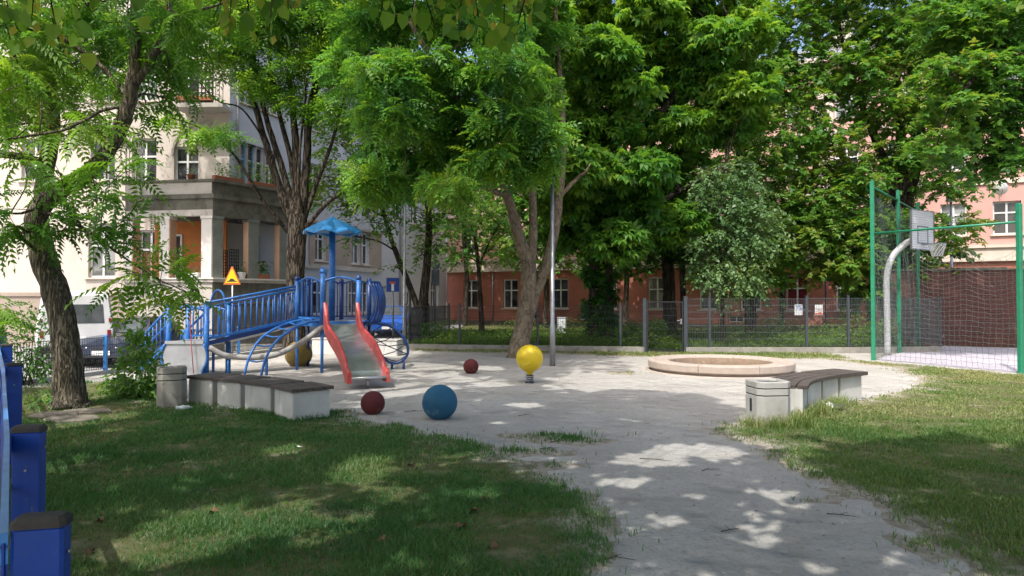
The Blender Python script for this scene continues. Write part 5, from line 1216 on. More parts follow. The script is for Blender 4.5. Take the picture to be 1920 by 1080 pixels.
cl = [(40, 30, 9.8, 90, 45, .8, 12), (150, 110, 10.4, 80, 50, .8, 9), (50, 160, 9.6, 70, 40, .6, 6), (130, 235, 9.5, 70, 30, .6, 6), (30, 300, 9.3, 60, 30, .5, 3), (200, 170, 10.6, 70, 40, .6, 6), (20, 220, 9.3, 50, 40, .5, 4), (235, 320, 9.2, 65, 32, .6, 2), (170, 340, 9.4, 70, 30, .6, 2), (150, 385, 9.2, 80, 28, .6, 2), (275, 375, 9.1, 50, 28, .5, 2), (50, 385, 9.2, 60, 30, .5, 3), (320, 100, 10.6, 60, 60, .7, 6), (370, 40, 9.8, 70, 40, .8, 8), (215, 40, 10.6, 60, 45, .7, 6), (205, 455, 9.2, 45, 22, .4, 2), (290, 515, 9.0, 45, 20, .4, 4), (345, 553, 8.9, 45, 12, .3, 3), (235, 535, 9.2, 45, 18, .4, 3), (150, 20, 10.4, 80, 30, .8, 7), (310, 190, 10.8, 40, 40, .5, 3), (100, 430, 9.4, 40, 20, .4, 2), (90, 70, 10.6, 90, 50, .8, 12), (280, 30, 10.4, 80, 40, .8, 10), (30, 110, 9.6, 60, 40, .6, 7), (190, 250, 10.6, 60, 30, .6, 2), (110, 330, 9.4, 80, 34, .6, 2), (30, 430, 9.3, 50, 26, .5, 4), (290, 130, 10.6, 60, 50, .7, 6), (190, 330, 9.2, 60, 26, .5, 2), (240, 420, 9.1, 45, 20, .4, 2), (90, 200, 10, 80, 30, .6, 6)]
cl = [px_clump(*c) for c in cl]
for p, R3, n in (((-6.8, 9.6, 7.2), (1.8, 1.8, .8), 12), ((-5.2, 8.6, 7.6), (1.5, 1.5, .8), 18), ((-3.7, 8.2, 7.9), (1.4, 1.4, .7), 15), ((-5.6, 11.2, 8.2), (1.7, 1.6, .9), 19), ((-7.8, 11.2, 8.4), (1.8, 1.8, .9), 18), ((-3.4, 10.4, 8.2), (1.5, 1.5, .8), 16), ((-6.5, 10.0, 9.4), (2.2, 2.2, .8), 12), ((-2.2, 9.4, 8.0), (1.2, 1.3, .6), 20)): cl.append((np.array(p), np.array(R3), n))
limbs = [[(x, y, z, q * .76) for x, y, z, q in L] for L in limbs]
tree('tree_of_heaven', 'crooked tree of heaven with bent trunk and feathery leaves rising beside the left fence', 'tree', b0, limbs, cl, 'pinnate', .52, 'leaf_ailanthus', 'bark_ailanthus', per=6, spray=.5, group=None, seed=11, droop=.35, sun_gap=True, nsides=16, seedheads=26)
# --- many-stemmed tree behind the play set
Y = 20.5; b0 = pxy(552, Y)
limbs = [[(b0[0], Y, -.2, .60)] + limb(Y, (552, 640, .50), (553, 560, .40), (556, 470, .40), (558, 415, .42), (556, 380, .30)),
         limb(Y, (549, 420, .24), (522, 345, .20), (494, 255, .17), (472, 180, .14), (440, 125, .10), (395, 60, .07), (360, -20, .05)),
         limb(Y, (554, 410, .2), (530, 320, .16), (505, 240, .14), (482, 150, .11, 20), (470, 60, .08, 19.5), (460, -40, .06, 19)),
         limb(Y, (558, 405, .18), (545, 300, .14), (522, 205, .12, 21), (505, 100, .10, 21.2), (498, -30, .08, 21.5)),
         limb(Y, (560, 405, .24), (556, 300, .20), (549, 200, .16), (540, 100, .12), (545, -50, .10)),
         limb(Y, (566, 405, .26), (575, 300, .21), (580, 215, .19), (590, 165, .17), (602, 80, .11, 20), (620, -40, .08, 19.5)),
         limb(Y, (568, 420, .13), (592, 350, .11), (622, 270, .085, 20), (642, 190, .07, 19.6), (660, 100, .05, 19.3)),
         limb(Y, (570, 430, .13), (610, 385, .10, 20), (660, 345, .07, 19.4), (705, 315, .05, 19)),
         limb(Y, (544, 440, .12), (490, 372, .09, 20), (440, 292, .07, 19.5), (378, 242, .045, 19), (320, 220, .03, 18.6)),
         limb(Y, (500, 270, .06), (455, 205, .045, 20), (410, 190, .035, 19.5), (370, 150, .03, 19)),
         limb(Y, (566, 415, .09), (560, 330, .07, 19.9), (568, 230, .06, 19.8), (575, 150, .05, 19.6))]
cl = [(400, 110, 19.5, 70, 30, 1.0, 60), (465, 60, 19.5, 80, 40, 1.2, 90), (550, 30, 19.5, 90, 40, 1.3, 110), (525, 165, 20, 40, 25, .8, 30), (640, 40, 19.5, 80, 45, 1.3, 100), (400, 255, 18.9, 60, 14, .7, 30), (620, 120, 20, 60, 45, 1.1, 75), (350, 40, 19, 60, 45, 1.0, 50), (640, 205, 20, 50, 40, 1.0, 50), (560, 200, 20, 34, 25, .7, 22), (480, 150, 19.6, 50, 25, .8, 36), (680, 320, 19.3, 40, 25, .8, 26), (430, 20, 20, 90, 40, 1.2, 80), (590, 90, 21.5, 60, 45, 1, 60), (500, -60, 20, 160, 60, 2.5, 200), (640, -60, 20, 120, 60, 2.5, 150), (350, -70, 20, 120, 60, 2.2, 120), (540, 120, 19.6, 60, 20, .8, 30), (330, 225, 18.8, 40, 14, .6, 14)]
limbs = [[(x, y, z, q * (.68 if i == 0 else .58)) for x, y, z, q in L] for i, L in enumerate(limbs)]
tree('ash_tree', 'many stemmed dark tree fanning out above the umbrella roof of the play set', 'tree', b0, limbs, [px_clump(*c) for c in cl], 'feather', .40, 'leaf_ailanthus', 'bark_dark', per=6, spray=.5, seed=12, droop=.3, nsides=12, seedheads=40)
# --- tree with smooth leaning trunk by the yellow ball
Y = 19.0; b0 = pxy(975, Y)
limbs = [[(b0[0], Y, -.1, .42)] + limb(Y, (974, 650, .30), (982, 610, .255), (990, 560, .235), (992, 512, .22), (988, 480, .19), (978, 452, .15)),
         limb(Y, (988, 490, .18), (972, 440, .165), (955, 380, .14), (930, 300, .11, 18.5), (880, 220, .08, 17.6), (820, 130, .06, 16.8), (770, 40, .04, 16)),
         limb(Y, (993, 505, .15), (999, 450, .125), (999, 380, .11), (998, 280, .09), (985, 150, .07, 18.5), (970, 20, .05, 18)),
         limb(Y, (984, 610, .16), (1006, 548, .15), (1027, 488, .14), (1042, 420, .13), (1048, 370, .115), (1056, 280, .10), (1050, 150, .07), (1040, 0, .05)),
         limb(Y, (1045, 375, .075), (1078, 338, .06), (1098, 322, .04, 18.8), (1106, 308, .02, 18.7)),
         limb(Y, (958, 372, .08), (900, 350, .06, 18.3), (830, 340, .045, 17.6), (760, 350, .03, 17)),
         limb(Y, (940, 320, .07), (860, 290, .055, 18.4), (770, 250, .045, 17.8), (700, 220, .03, 17.3))]
cl = []
rr_ = np.random.default_rng(5)
for px, py, rx, ry in ((700, 50, 70, 45), (780, 40, 70, 45), (860, 40, 70, 45), (930, 60, 60, 45), (720, 140, 65, 40), (800, 130, 65, 40), (880, 140, 65, 40), (960, 130, 60, 45), (730, 215, 60, 35), (800, 225, 60, 35), (870, 225, 65, 35), (950, 220, 65, 40), (1010, 250, 50, 40), (720, 290, 45, 28), (790, 310, 55, 30), (860, 310, 60, 30), (930, 300, 60, 32), (1000, 310, 50, 30), (740, 345, 40, 16), (840, 350, 50, 18), (690, 345, 30, 20), (760, 170, 50, 30), (840, 270, 55, 25)):
    cl.append((px, py, rr_.uniform(15.4, 18.2), rx, ry, 1.0, 46))
cl += [(800, -70, 16.5, 220, 60, 2.4, 220), (980, -60, 18, 120, 60, 2.0, 120), (650, 130, 17.5, 45, 45, 1, 36), (1000, 180, 18, 45, 50, 1, 46), (1020, 60, 18.4, 45, 50, 1, 46), (880, 200, 18.4, 140, 90, 1.2, 120)]
tree('leaning_tree', 'tree with smooth pale leaning trunk and long bluish green leaves behind the yellow spring ball', 'tree', b0, limbs, [px_clump(*c) for c in cl], 'ash', .44, 'leaf_blue', 'bark_smooth', per=6, spray=.55, seed=13, droop=.40, nsides=14, seedheads=60, bias=.06)
# --- great chestnut behind the fence
Y = 24.5; b0 = pxy(1126, Y)
limbs = [[(b0[0], Y, -.2, .70)] + limb(Y, (1126, 630, .52), (1127, 560, .45), (1125, 450, .42), (1122, 330, .36), (1118, 200, .28), (1112, 60, .2), (1110, -80, .14)),
         limb(Y, (1124, 400, .2), (1180, 300, .16, 23.5), (1250, 200, .12, 22.5), (1320, 100, .08, 21.5), (1370, 40, .05, 21)),
         limb(Y, (1120, 330, .18), (1070, 220, .13, 23.5), (1030, 110, .09, 22.8), (1000, 20, .06, 22)),
         limb(Y, (1124, 440, .16), (1200, 400, .12, 23), (1290, 350, .08, 22), (1360, 310, .05, 21.2)),
         limb(Y, (1125, 430, .14), (1060, 390, .10, 23), (1010, 370, .06, 22))]
cl = []
for px, py in ((1010, 30), (1080, 20), (1150, 30), (1220, 20), (1290, 20), (1370, 20), (1000, 100), (1060, 90), (1130, 100), (1200, 90), (1270, 85), (1340, 75), (1400, 60), (1040, 170), (1110, 175), (1180, 165), (1250, 160), (1320, 150), (1385, 140), (1070, 245), (1140, 250), (1210, 240), (1280, 235), (1350, 225), (1405, 170), (1080, 315), (1140, 325), (1200, 320), (1260, 310), (1060, 375), (1120, 390), (1180, 390), (1230, 370), (1110, 440), (1160, 450), (1210, 430), (1060, 430), (1380, 230), (1260, 420)):
    cl.append((px, py, rr_.uniform(19.8, 24.0), 64, 42, 1.1, 108))
cl += [(1120, -70, 23, 160, 60, 2.5, 240), (1290, -70, 22, 140, 60, 2.5, 220)]
for py in (470, 520, 560, 600): cl.append((1126, py, 24.4, 34, 28, .6, 40))
tree('chestnut_tree', 'great dark horse chestnut with broad fingered leaves and an ivy clad trunk behind the fence', 'tree', b0, limbs, [px_clump(*c) for c in cl], 'palmate', .265, 'leaf_chestnut', 'bark_dark', per=7, spray=.55, seed=14, droop=.30, upj=.4, nsides=12, sunny_top=.05)
# --- slighter trees at the back
def small_tree(name, label, px, Y, limbs, cl, kind, size, mat, bark, seed, per=9, spray=.5, group='trees in the garden', droop=.25, mode='spray', bias=0):
    tree(name, label, 'tree', pxy(px, Y), [[(*pxy(px, Y)[:2], -.15, limbs[0][0][2] * 1.25)] + limb(Y, *limbs[0])] + [limb(Y, *L) for L in limbs[1:]], [px_clump(*c) for c in cl], kind, size, mat, bark, per=per, spray=spray, seed=seed, mode=mode, group=group, droop=droop, bias=bias)
small_tree('street_tree', 'leafy tree in the street whose crown hangs before the upper windows of the cream house', -60, 22.8,
    [[(-60, 640, .22), (-55, 480, .2), (-30, 300, .17), (10, 150, .12), (60, 20, .08)], [(-20, 260, .1), (90, 170, .08), (180, 110, .06), (260, 60, .04)], [(20, 120, .08), (120, 60, .06), (200, 0, .04)]],
    [(60, 60, 22.6, 70, 45, 1.3, 60), (150, 90, 22.4, 70, 45, 1.3, 60), (240, 60, 22.3, 70, 45, 1.3, 60), (330, 30, 22.2, 60, 40, 1.2, 50), (200, 160, 22.4, 60, 30, 1.1, 34), (90, 170, 22.5, 60, 34, 1.1, 34), (20, 150, 22.6, 60, 40, 1.1, 40), (300, 110, 22.2, 50, 34, 1, 34), (130, 10, 22.5, 90, 40, 1.3, 70), (340, -40, 22, 100, 50, 1.6, 90), (160, -60, 22.4, 150, 50, 2, 130), (40, 240, 22.5, 50, 26, .9, 16), (150, 240, 22.4, 40, 20, .8, 12)], 'feather', .42, 'leaf_ailanthus', 'bark_dark', 29, per=8, spray=.6, mode='tuft', group=None)
small_tree('street_tree', 'slim dark tree forking low beside the blue dead end sign', 790, 25.5,
    [[(790, 620, .20), (793, 575, .19), (800, 500, .15), (804, 430, .13), (800, 330, .10), (795, 220, .06)], [(800, 330, .10), (760, 240, .07, 24.8), (700, 160, .05, 24.5), (650, 100, .03, 24.2)], [(797, 260, .06), (850, 180, .05), (910, 120, .03)], [(788, 590, .13), (766, 530, .11), (745, 480, .10), (728, 430, .08), (712, 370, .06)]],
    [(700, 415, 25, 45, 28, .9, 34), (745, 385, 25, 50, 28, .9, 40), (820, 440, 25, 40, 30, .9, 34), (790, 470, 25, 30, 18, .7, 14), (850, 400, 25, 40, 30, .9, 30), (690, 370, 24.5, 45, 28, .9, 40), (640, 270, 24, 55, 40, 1.1, 70), (700, 240, 24, 60, 40, 1.1, 80), (640, 180, 24, 60, 45, 1.1, 80), (700, 150, 24, 60, 45, 1.1, 80), (760, 250, 24, 55, 40, 1.1, 70), (770, 160, 24, 60, 45, 1.1, 80), (620, 90, 24.5, 70, 50, 1.1, 90), (720, 60, 24.5, 80, 50, 1.1, 100), (590, 330, 24, 40, 26, .9, 30), (670, 320, 24, 50, 26, 1, 46), (830, 250, 24.5, 55, 40, 1.1, 60), (840, 170, 24.5, 60, 45, 1.1, 70), (860, 330, 24.5, 50, 30, 1, 46), (920, 250, 24.5, 50, 60, 1.1, 70), (820, 60, 24.5, 90, 50, 1.1, 110), (930, 130, 24.8, 60, 60, 1.1, 90), (735, 330, 24.5, 55, 30, 1, 55), (640, 380, 24, 50, 24, .9, 34), (600, 350, 24, 45, 24, .9, 34), (740, 500, 25, 20, 10, .4, 5), (820, 340, 24.5, 50, 30, 1, 50), (655, 450, 24.6, 24, 10, .5, 7)], 'diamond', .14, 'leaf_maple', 'bark_dark', 21, per=14, spray=.6)
small_tree('sapling', 'slender pale sapling in front of the first red wall windows', 903, 29.5,
    [[(903, 600, .12), (900, 550, .10), (895, 480, .085), (885, 430, .06), (860, 395, .04)], [(897, 500, .05), (925, 440, .04), (950, 400, .03)]],
    [(865, 430, 29.3, 42, 26, 1, 34), (910, 400, 29.3, 45, 28, 1, 44), (945, 430, 29.3, 30, 30, .8, 24), (930, 465, 29.3, 34, 18, .8, 20), (860, 480, 29.3, 26, 18, .7, 16), (890, 370, 29.3, 60, 20, 1, 40)], 'diamond', .15, 'leaf_maple', 'bark_dark', 22, per=13, spray=.7)
small_tree('garden_tree', 'thick dark trunk to the right of the pale curtained window', 1257, 27,
    [[(1257, 620, .30), (1255, 560, .25), (1252, 480, .23), (1250, 400, .20), (1245, 300, .14)]],
    [(1220, 470, 26.6, 50, 28, 1, 60), (1290, 440, 26.4, 55, 32, 1.1, 70), (1250, 410, 26.2, 60, 30, 1.1, 70), (1180, 480, 26.6, 40, 24, .9, 44), (1320, 480, 26.4, 34, 22, .9, 34), (1235, 340, 26, 80, 50, 1.2, 100)], 'maple', .16, 'leaf_dark', 'bark_dark', 23, per=12, spray=.6)
small_tree('garden_tree', 'thin dark trunk close beside a thicker one behind the gate', 1283, 28,
    [[(1283, 620, .15), (1281, 560, .13), (1280, 480, .12), (1284, 400, .10), (1290, 300, .07)]],
    [(1330, 410, 27.5, 45, 30, 1, 50), (1290, 350, 27.5, 50, 30, 1, 50), (1360, 350, 27.5, 50, 30, 1, 54), (1350, 450, 27.6, 45, 24, 1, 40)], 'maple', .16, 'leaf_dark', 'bark_dark', 24, per=12, spray=.6)
small_tree('silver_tree', 'small tree with silvery green drooping leaves in front of the red wall', 1356, 22.0,
    [[(1356, 630, .07), (1355, 560, .065), (1360, 480, .055), (1372, 400, .04), (1380, 340, .03)], [(1358, 540, .04), (1335, 470, .03), (1320, 400, .02)], [(1357, 560, .045), (1352, 480, .035), (1345, 400, .03)], [(1362, 500, .035), (1405, 440, .03), (1430, 390, .02)]],
    [(1350, 500, 21.3, 42, 30, .8, 79), (1390, 450, 21.2, 45, 32, .9, 91), (1335, 440, 21.4, 38, 32, .8, 72), (1385, 520, 21.2, 40, 26, .7, 64), (1350, 380, 21.4, 45, 32, .9, 84), (1410, 390, 21.3, 40, 34, .9, 76), (1380, 330, 21.4, 50, 30, .9, 79), (1430, 440, 21.2, 26, 26, .7, 40), (1395, 545, 21.2, 26, 14, .5, 24), (1330, 340, 21.4, 40, 26, .9, 48)], 'diamond', .125, 'leaf_grey', 'bark_dark', 25, per=16, spray=.55, droop=.6)
small_tree('garden_tree', 'dark straight trunk right of the silvery tree', 1408, 26,
    [[(1408, 620, .24), (1406, 540, .21), (1400, 430, .18), (1386, 300, .15), (1420, 190, .11), (1460, 100, .08), (1490, 20, .05)], [(1388, 310, .09), (1375, 200, .07), (1365, 120, .05)]],
    [(1390, 230, 25.5, 50, 40, 1.2, 60), (1450, 270, 25.5, 45, 35, 1, 40), (1440, 120, 25.5, 60, 50, 1.3, 90), (1500, 50, 25.5, 60, 45, 1.3, 90), (1480, 180, 25.5, 45, 35, 1, 44), (1410, 320, 25.5, 45, 30, 1, 44), (1430, 400, 25.5, 50, 30, 1, 60), (1460, 470, 25.5, 40, 40, 1, 60), (1440, 530, 25.5, 34, 22, .8, 36), (1440, 20, 25.5, 60, 45, 1.3, 80), (1540, -40, 25.5, 110, 50, 2, 120), (1470, 340, 25.5, 40, 30, 1, 40)], 'maple', .18, 'leaf_maple', 'bark_dark', 26, per=11, spray=.6)
small_tree('maple_tree', 'broad maple with several dark upright stems behind the basketball court', 1690, 25.8,
    [[(1690, 620, .42), (1690, 520, .36), (1692, 420, .34), (1695, 360, .32)], [(1692, 400, .22), (1660, 310, .17), (1625, 220, .12), (1590, 120, .08), (1570, 30, .05)], [(1694, 380, .22), (1690, 280, .18), (1682, 160, .13), (1675, 20, .08)], [(1696, 390, .20), (1722, 300, .16), (1735, 190, .12), (1770, 90, .08), (1800, 0, .05)], [(1688, 420, .10), (1640, 370, .08), (1580, 300, .05), (1540, 250, .03)], [(1700, 400, .12), (1716, 320, .10), (1708, 200, .08), (1715, 60, .05)]],
    [(1550, 260, 25, 45, 30, 1.1, 78), (1600, 130, 25, 60, 45, 1.3, 140), (1660, 60, 25, 65, 45, 1.3, 155), (1730, 90, 25, 60, 45, 1.3, 140), (1790, 60, 25, 60, 45, 1.3, 124), (1640, 200, 25, 50, 35, 1.1, 87), (1700, 210, 25.5, 50, 40, 1.2, 93), (1770, 180, 25, 50, 35, 1.1, 93), (1530, 370, 25, 45, 30, 1.1, 87), (1500, 430, 25, 45, 30, 1.1, 93), (1560, 420, 25, 50, 28, 1.1, 108), (1600, 480, 24.6, 40, 40, 1, 108), (1560, 500, 25, 40, 22, 1, 68), (1730, 300, 25, 40, 30, 1, 68), (1780, 350, 24.8, 40, 22, .9, 40), (1610, 330, 25, 45, 30, 1, 78), (1640, 420, 25, 40, 40, 1, 87), (1700, 450, 24.9, 36, 40, .9, 78), (1720, 520, 24.9, 34, 24, .8, 46), (1770, 460, 24.9, 40, 18, .8, 34), (1620, 540, 24.8, 30, 28, .8, 53), (1690, -50, 25, 200, 50, 3, 372), (1660, 290, 25.2, 40, 30, 1, 56), (1790, 420, 24.8, 40, 14, .8, 25), (1500, 300, 25.6, 50, 40, 1, 60), (1520, 180, 25.6, 55, 45, 1.1, 70), (1480, 100, 25.6, 50, 50, 1.1, 60), (1640, 130, 25.4, 60, 40, 1.1, 60), (1760, 20, 25.5, 90, 40, 1.2, 90), (1600, 30, 25.5, 80, 40, 1.2, 90), (1545, 330, 25.4, 40, 34, 1, 40), (1770, 270, 25, 45, 26, 1, 53)], 'maple', .19, 'leaf_maple', 'bark_dark', 27, per=11, spray=.65, bias=.12)
small_tree('lime_tree', 'tree reaching into the upper right corner with a long dark bough', 2090, 18.5,
    [[(2090, 640, .35), (2085, 450, .3), (2060, 300, .25), (2030, 150, .2), (2000, 0, .15)], [(2035, 160, .14), (1960, 75, .11), (1890, 90, .09, 18), (1830, 145, .07, 17.6), (1780, 195, .05, 17.2)], [(2050, 250, .1), (1960, 230, .07), (1890, 240, .05)]],
    [(1850, 50, 18, 70, 45, 1.2, 120), (1910, 40, 18.5, 60, 50, 1.3, 110), (1900, 130, 18, 60, 40, 1.1, 100), (1830, 140, 17.6, 55, 36, 1, 84), (1875, 215, 18, 60, 34, 1, 90), (1800, 205, 17.4, 45, 28, .9, 56), (1910, 275, 18, 40, 30, .9, 56), (1770, 130, 17.6, 40, 26, .9, 40), (1850, 265, 18, 45, 22, .8, 44), (1920, 200, 18.5, 50, 40, 1, 70), (1900, 305, 18, 30, 12, .6, 18), (1780, 40, 18.4, 60, 40, 1.1, 80), (1840, 310, 18, 40, 20, .8, 24), (1760, 270, 17.6, 40, 26, .8, 34), (1900, -50, 18.5, 150, 50, 2, 200)], 'maple', .16, 'leaf_maple', 'bark_dark', 28, per=12, spray=.55, bias=-.14)
for (px, Yt, lab, sd_, boxes) in ((1022, 39.5, 'garden tree close to the red wall, seen past the leaning trunk', 201, ((1010, 470, 60, 40), (960, 440, 60, 40), (1070, 460, 60, 40), (1000, 400, 80, 40), (1060, 380, 80, 50), (940, 360, 60, 50), (1000, 320, 90, 50))),
        (1172, 37.5, 'garden tree close to the red wall right of the chestnut trunk', 202, ((1170, 480, 60, 34), (1220, 440, 60, 40), (1140, 420, 60, 40), (1200, 370, 80, 50), (1280, 400, 60, 45), (1250, 320, 80, 60), (1330, 500, 40, 26))),
        (1465, 34, 'garden tree close to the red wall left of the curtained red window', 203, ((1450, 480, 45, 40), (1480, 430, 40, 40), (1420, 420, 50, 40), (1440, 350, 60, 40), (1400, 500, 40, 26), (1390, 300, 60, 50), (1330, 230, 60, 60), (1490, 270, 45, 45), (1470, 200, 50, 45), (1530, 400, 40, 34))),
        (1632, 32, 'garden tree close to the red wall behind the tall green posts', 204, ((1600, 460, 50, 34), (1650, 430, 50, 40), (1690, 480, 50, 34), (1610, 390, 60, 40), (1730, 430, 50, 30), (1660, 350, 70, 40), (1580, 520, 30, 22))),
        (872, 42.5, 'garden tree near the left end of the red wall', 205, ((870, 470, 40, 26), (900, 430, 50, 30), (850, 420, 45, 34), (930, 400, 45, 40), (870, 360, 60, 40), (960, 460, 36, 26)))):
    small_tree('garden_tree', lab, px, Yt, [[(px, 600, .16), (px + 3, 520, .14), (px - 2, 440, .11), (px + 6, 340, .08)]], [(a, b, Yt - .3, c, d, 1.4, int(c * d / 30)) for a, b, c, d in boxes], 'maple', .22, 'leaf_maple' if sd_ % 2 else 'leaf_dark', 'bark_dark', sd_, per=11, spray=.75)
# --- second linden, unseen left of the view, added to shade play set and sand
cl = []
for x, y in [(a, b) for a in np.arange(-7.4, .8, 1.5) for b in np.arange(4.8, 12.6, 1.4)]:
    if rr_.random() < .10 or (x > -1 and y > 10.5) or (x < -5.2 and y < 9.2) or (x < -4 and y < 7.6): continue
    cl.append((np.array((x + rr_.uniform(-.5, .5), y + rr_.uniform(-.5, .5), 8.9 + .12 * (y - 5) + rr_.uniform(-.5, .8))), np.array((1.2, 1.2, .65)), 88 if y > 8.5 else 64))
tree('linden_tree', 'tall unseen linden added beyond the left fence so its boughs dapple the play set and the balls', 'tree', (-7.4, 4.6, 0), [[(-7.4, 4.6, -.1, .34), (-7.4, 4.6, 2, .3), (-7.2, 4.8, 5, .25), (-6.6, 5.4, 7.4, .18), (-5.2, 6.6, 9, .12), (-3.4, 8, 9.6, .07)], [(-7.0, 5, 6, .14), (-6.6, 8, 8.4, .1), (-6, 11, 9.6, .05)], [(-6.8, 5.2, 6.8, .12), (-4, 5.4, 8.6, .08), (-1, 6, 9.2, .04)]], cl, 'heart', .14, 'leaf_linden', 'bark_dark', per=8, spray=.5, mode='spray', seed=35, sun_gap=True, twigs=.1)
# --- linden over the photographer: its crown shades the near lawn and the path, a few twigs hang into view
b0 = (-3.2, -3.6, 0)
limbs = [[(-3.2, -3.6, -.1, .34), (-3.2, -3.6, 1.5, .28), (-3.1, -3.4, 3.5, .25), (-2.8, -2.6, 5.2, .2), (-2.4, -1.2, 6.6, .15), (-2.0, .6, 7.6, .1), (-1.6, 2.2, 8.0, .06)], [(-3.0, -3.2, 4.0, .15), (-1.2, -2.6, 5.2, .12), (1.4, -1.6, 6.2, .09), (3.6, -.6, 6.6, .05)], [(-3.0, -3.0, 4.2, .14), (-4.6, -1.2, 5.4, .11), (-5.6, 1.2, 6.4, .08), (-6.2, 3.0, 6.8, .05)], [(-2.4, -1.2, 5.0, .05), (-1.9, .6, 4.4, .035), (-1.2, 2.0, 3.75, .02), (-.75, 2.75, 3.22, .009), (-.55, 3.05, 3.02, .005)], [(-2.8, -1.0, 4.9, .04), (-2.6, .8, 4.2, .028), (-2.4, 2.1, 3.5, .013), (-2.36, 2.8, 3.08, .006)],
         [(-1.6, 1.2, 4.2, .02), (-1.5, 2.2, 3.5, .010), (-1.45, 2.85, 3.1, .005)]]
cl = []
for x, y in [(a, b) for a in np.arange(-7.5, 6.6, 1.5) for b in np.arange(-2.6, 4.6, 1.4)]:
    z = 6.4 + rr_.uniform(-.5, .9) + .10 * y - .03 * abs(x + 1)
    cl.append((np.array((x + rr_.uniform(-.5, .5), y + rr_.uniform(-.5, .5), z)), np.array((1.2, 1.2, .75)), 140))
for x, y, z in ((-.3, 4.6, 7.4), (-2.0, 4.8, 7.5), (-3.8, 4.6, 7.2), (-5.3, 4.4, 7.2), (-2.8, 5.8, 7.8), (-.9, 6.0, 8.0), (-4.6, 6.0, 7.8), (.9, 5.2, 7.8), (-1.4, 7.2, 8.4), (.4, 7.0, 8.4), (2.0, 4.6, 7.6), (3.4, 2.6, 6.8)): cl.append((np.array((x, y, z)), np.array((1.35, 1.35, .7)), 170))
lt = tree('linden_tree', 'linden standing behind the view whose crown shades the near lawn and path', 'tree', b0, limbs, cl, 'heart', .138, 'leaf_linden', 'bark_dark', per=8, spray=.5, mode='spray', seed=31, sun_gap=True, twigs=.15, group=None)
# hanging twigs of the same linden, just inside the top of the view
P, D, U, S = [], [], [], []; r = np.random.default_rng(77); B = np.array(b0)
for (px, py, Yd, n) in ((715, 8, 3.2, 8), (770, 6, 3.0, 9), (815, 20, 3.1, 9), (860, 14, 3.0, 10), (900, 22, 2.9, 11), (945, 18, 3.0, 12), (965, 40, 2.9, 7), (985, 30, 3.1, 8), (880, 40, 3.1, 6), (20, 12, 3.0, 9), (60, 8, 2.9, 8), (100, 18, 3.1, 9), (20, 45, 3.0, 6), (110, 50, 3.0, 4), (430, 10, 3.0, 8), (470, 14, 3.1, 9), (505, 24, 3.0, 8), (400, 6, 3.0, 7), (540, 6, 3.1, 7), (240, 2, 3.2, 5), (180, 6, 3.1, 6)):
    c = np.array(at(px, py + 28, Yd)); st = c + np.array((r.normal(0, .08), -.1, .34)); m = MB(); m.tube([tuple(st - B), tuple((st + c) / 2 - B + r.normal(0, .02, 3)), tuple(c - B)], [.005, .004, .002], 4); m.build('hanging_twig', 'bark_dark', lt)
    for k in range(int(n * 1.9)):
        f = r.random(); P.append(st + (c - st) * f + r.normal(0, .05, 3)); D.append(np.array((r.normal(0, .55), r.normal(0, .5), -1.0))); U.append(np.array((r.normal(0, .6), -1 + r.normal(0, .5), .5))); S.append(r.uniform(.045, .085))
P, D, U, S = map(np.array, (P, D, U, S)); V, Q, q = leaf_arrays(P - B, D, U, S, 'heart'); npmesh('hanging_foliage', V, Q, 'leaf_linden', lt, np.repeat(r.random(len(P)), q))
n = 150; k = r.integers(0, len(P), n); BV, BQ, q = leaf_arrays(P[k] - B + r.normal(0, .03, (n, 3)), np.stack([r.normal(0, .3, n), r.normal(0, .3, n), -np.ones(n)], 1), r.normal(0, 1, (n, 3)), r.uniform(.04, .06, n), 'diamond'); npmesh('flower_bracts', BV, BQ, 'leaf_seed', lt, r.random(len(BQ)))['kind'] = 'stuff'
# --- second shade tree off to the right behind the view
b0 = (9.5, -3.0, 0); cl = []
for x, y in [(a, b) for a in np.arange(3.6, 10.5, 1.4) for b in np.arange(-2.0, 3.0, 1.3)]:
    cl.append((np.array((x + rr_.uniform(-.4, .4), y + rr_.uniform(-.4, .4), 6.0 + rr_.uniform(-.5, .9))), np.array((1.2, 1.2, .7)), 80))
tree('plane_tree', 'tree beyond the right edge of the view that throws its shadow on the right lawn', 'tree', b0, [[(9.5, -3, -.1, .35), (9.5, -3, 2.5, .3), (9.0, -2.4, 4.5, .22), (8, -1.2, 6, .14), (7, .2, 6.6, .08)], [(9.3, -2.8, 3.5, .14), (7.0, -2, 5.2, .1), (5, -.6, 6, .06)]], cl, 'maple', .18, 'leaf_maple', 'bark_dark', per=8, spray=.5, mode='spray', seed=33, sun_gap=True, twigs=.1)

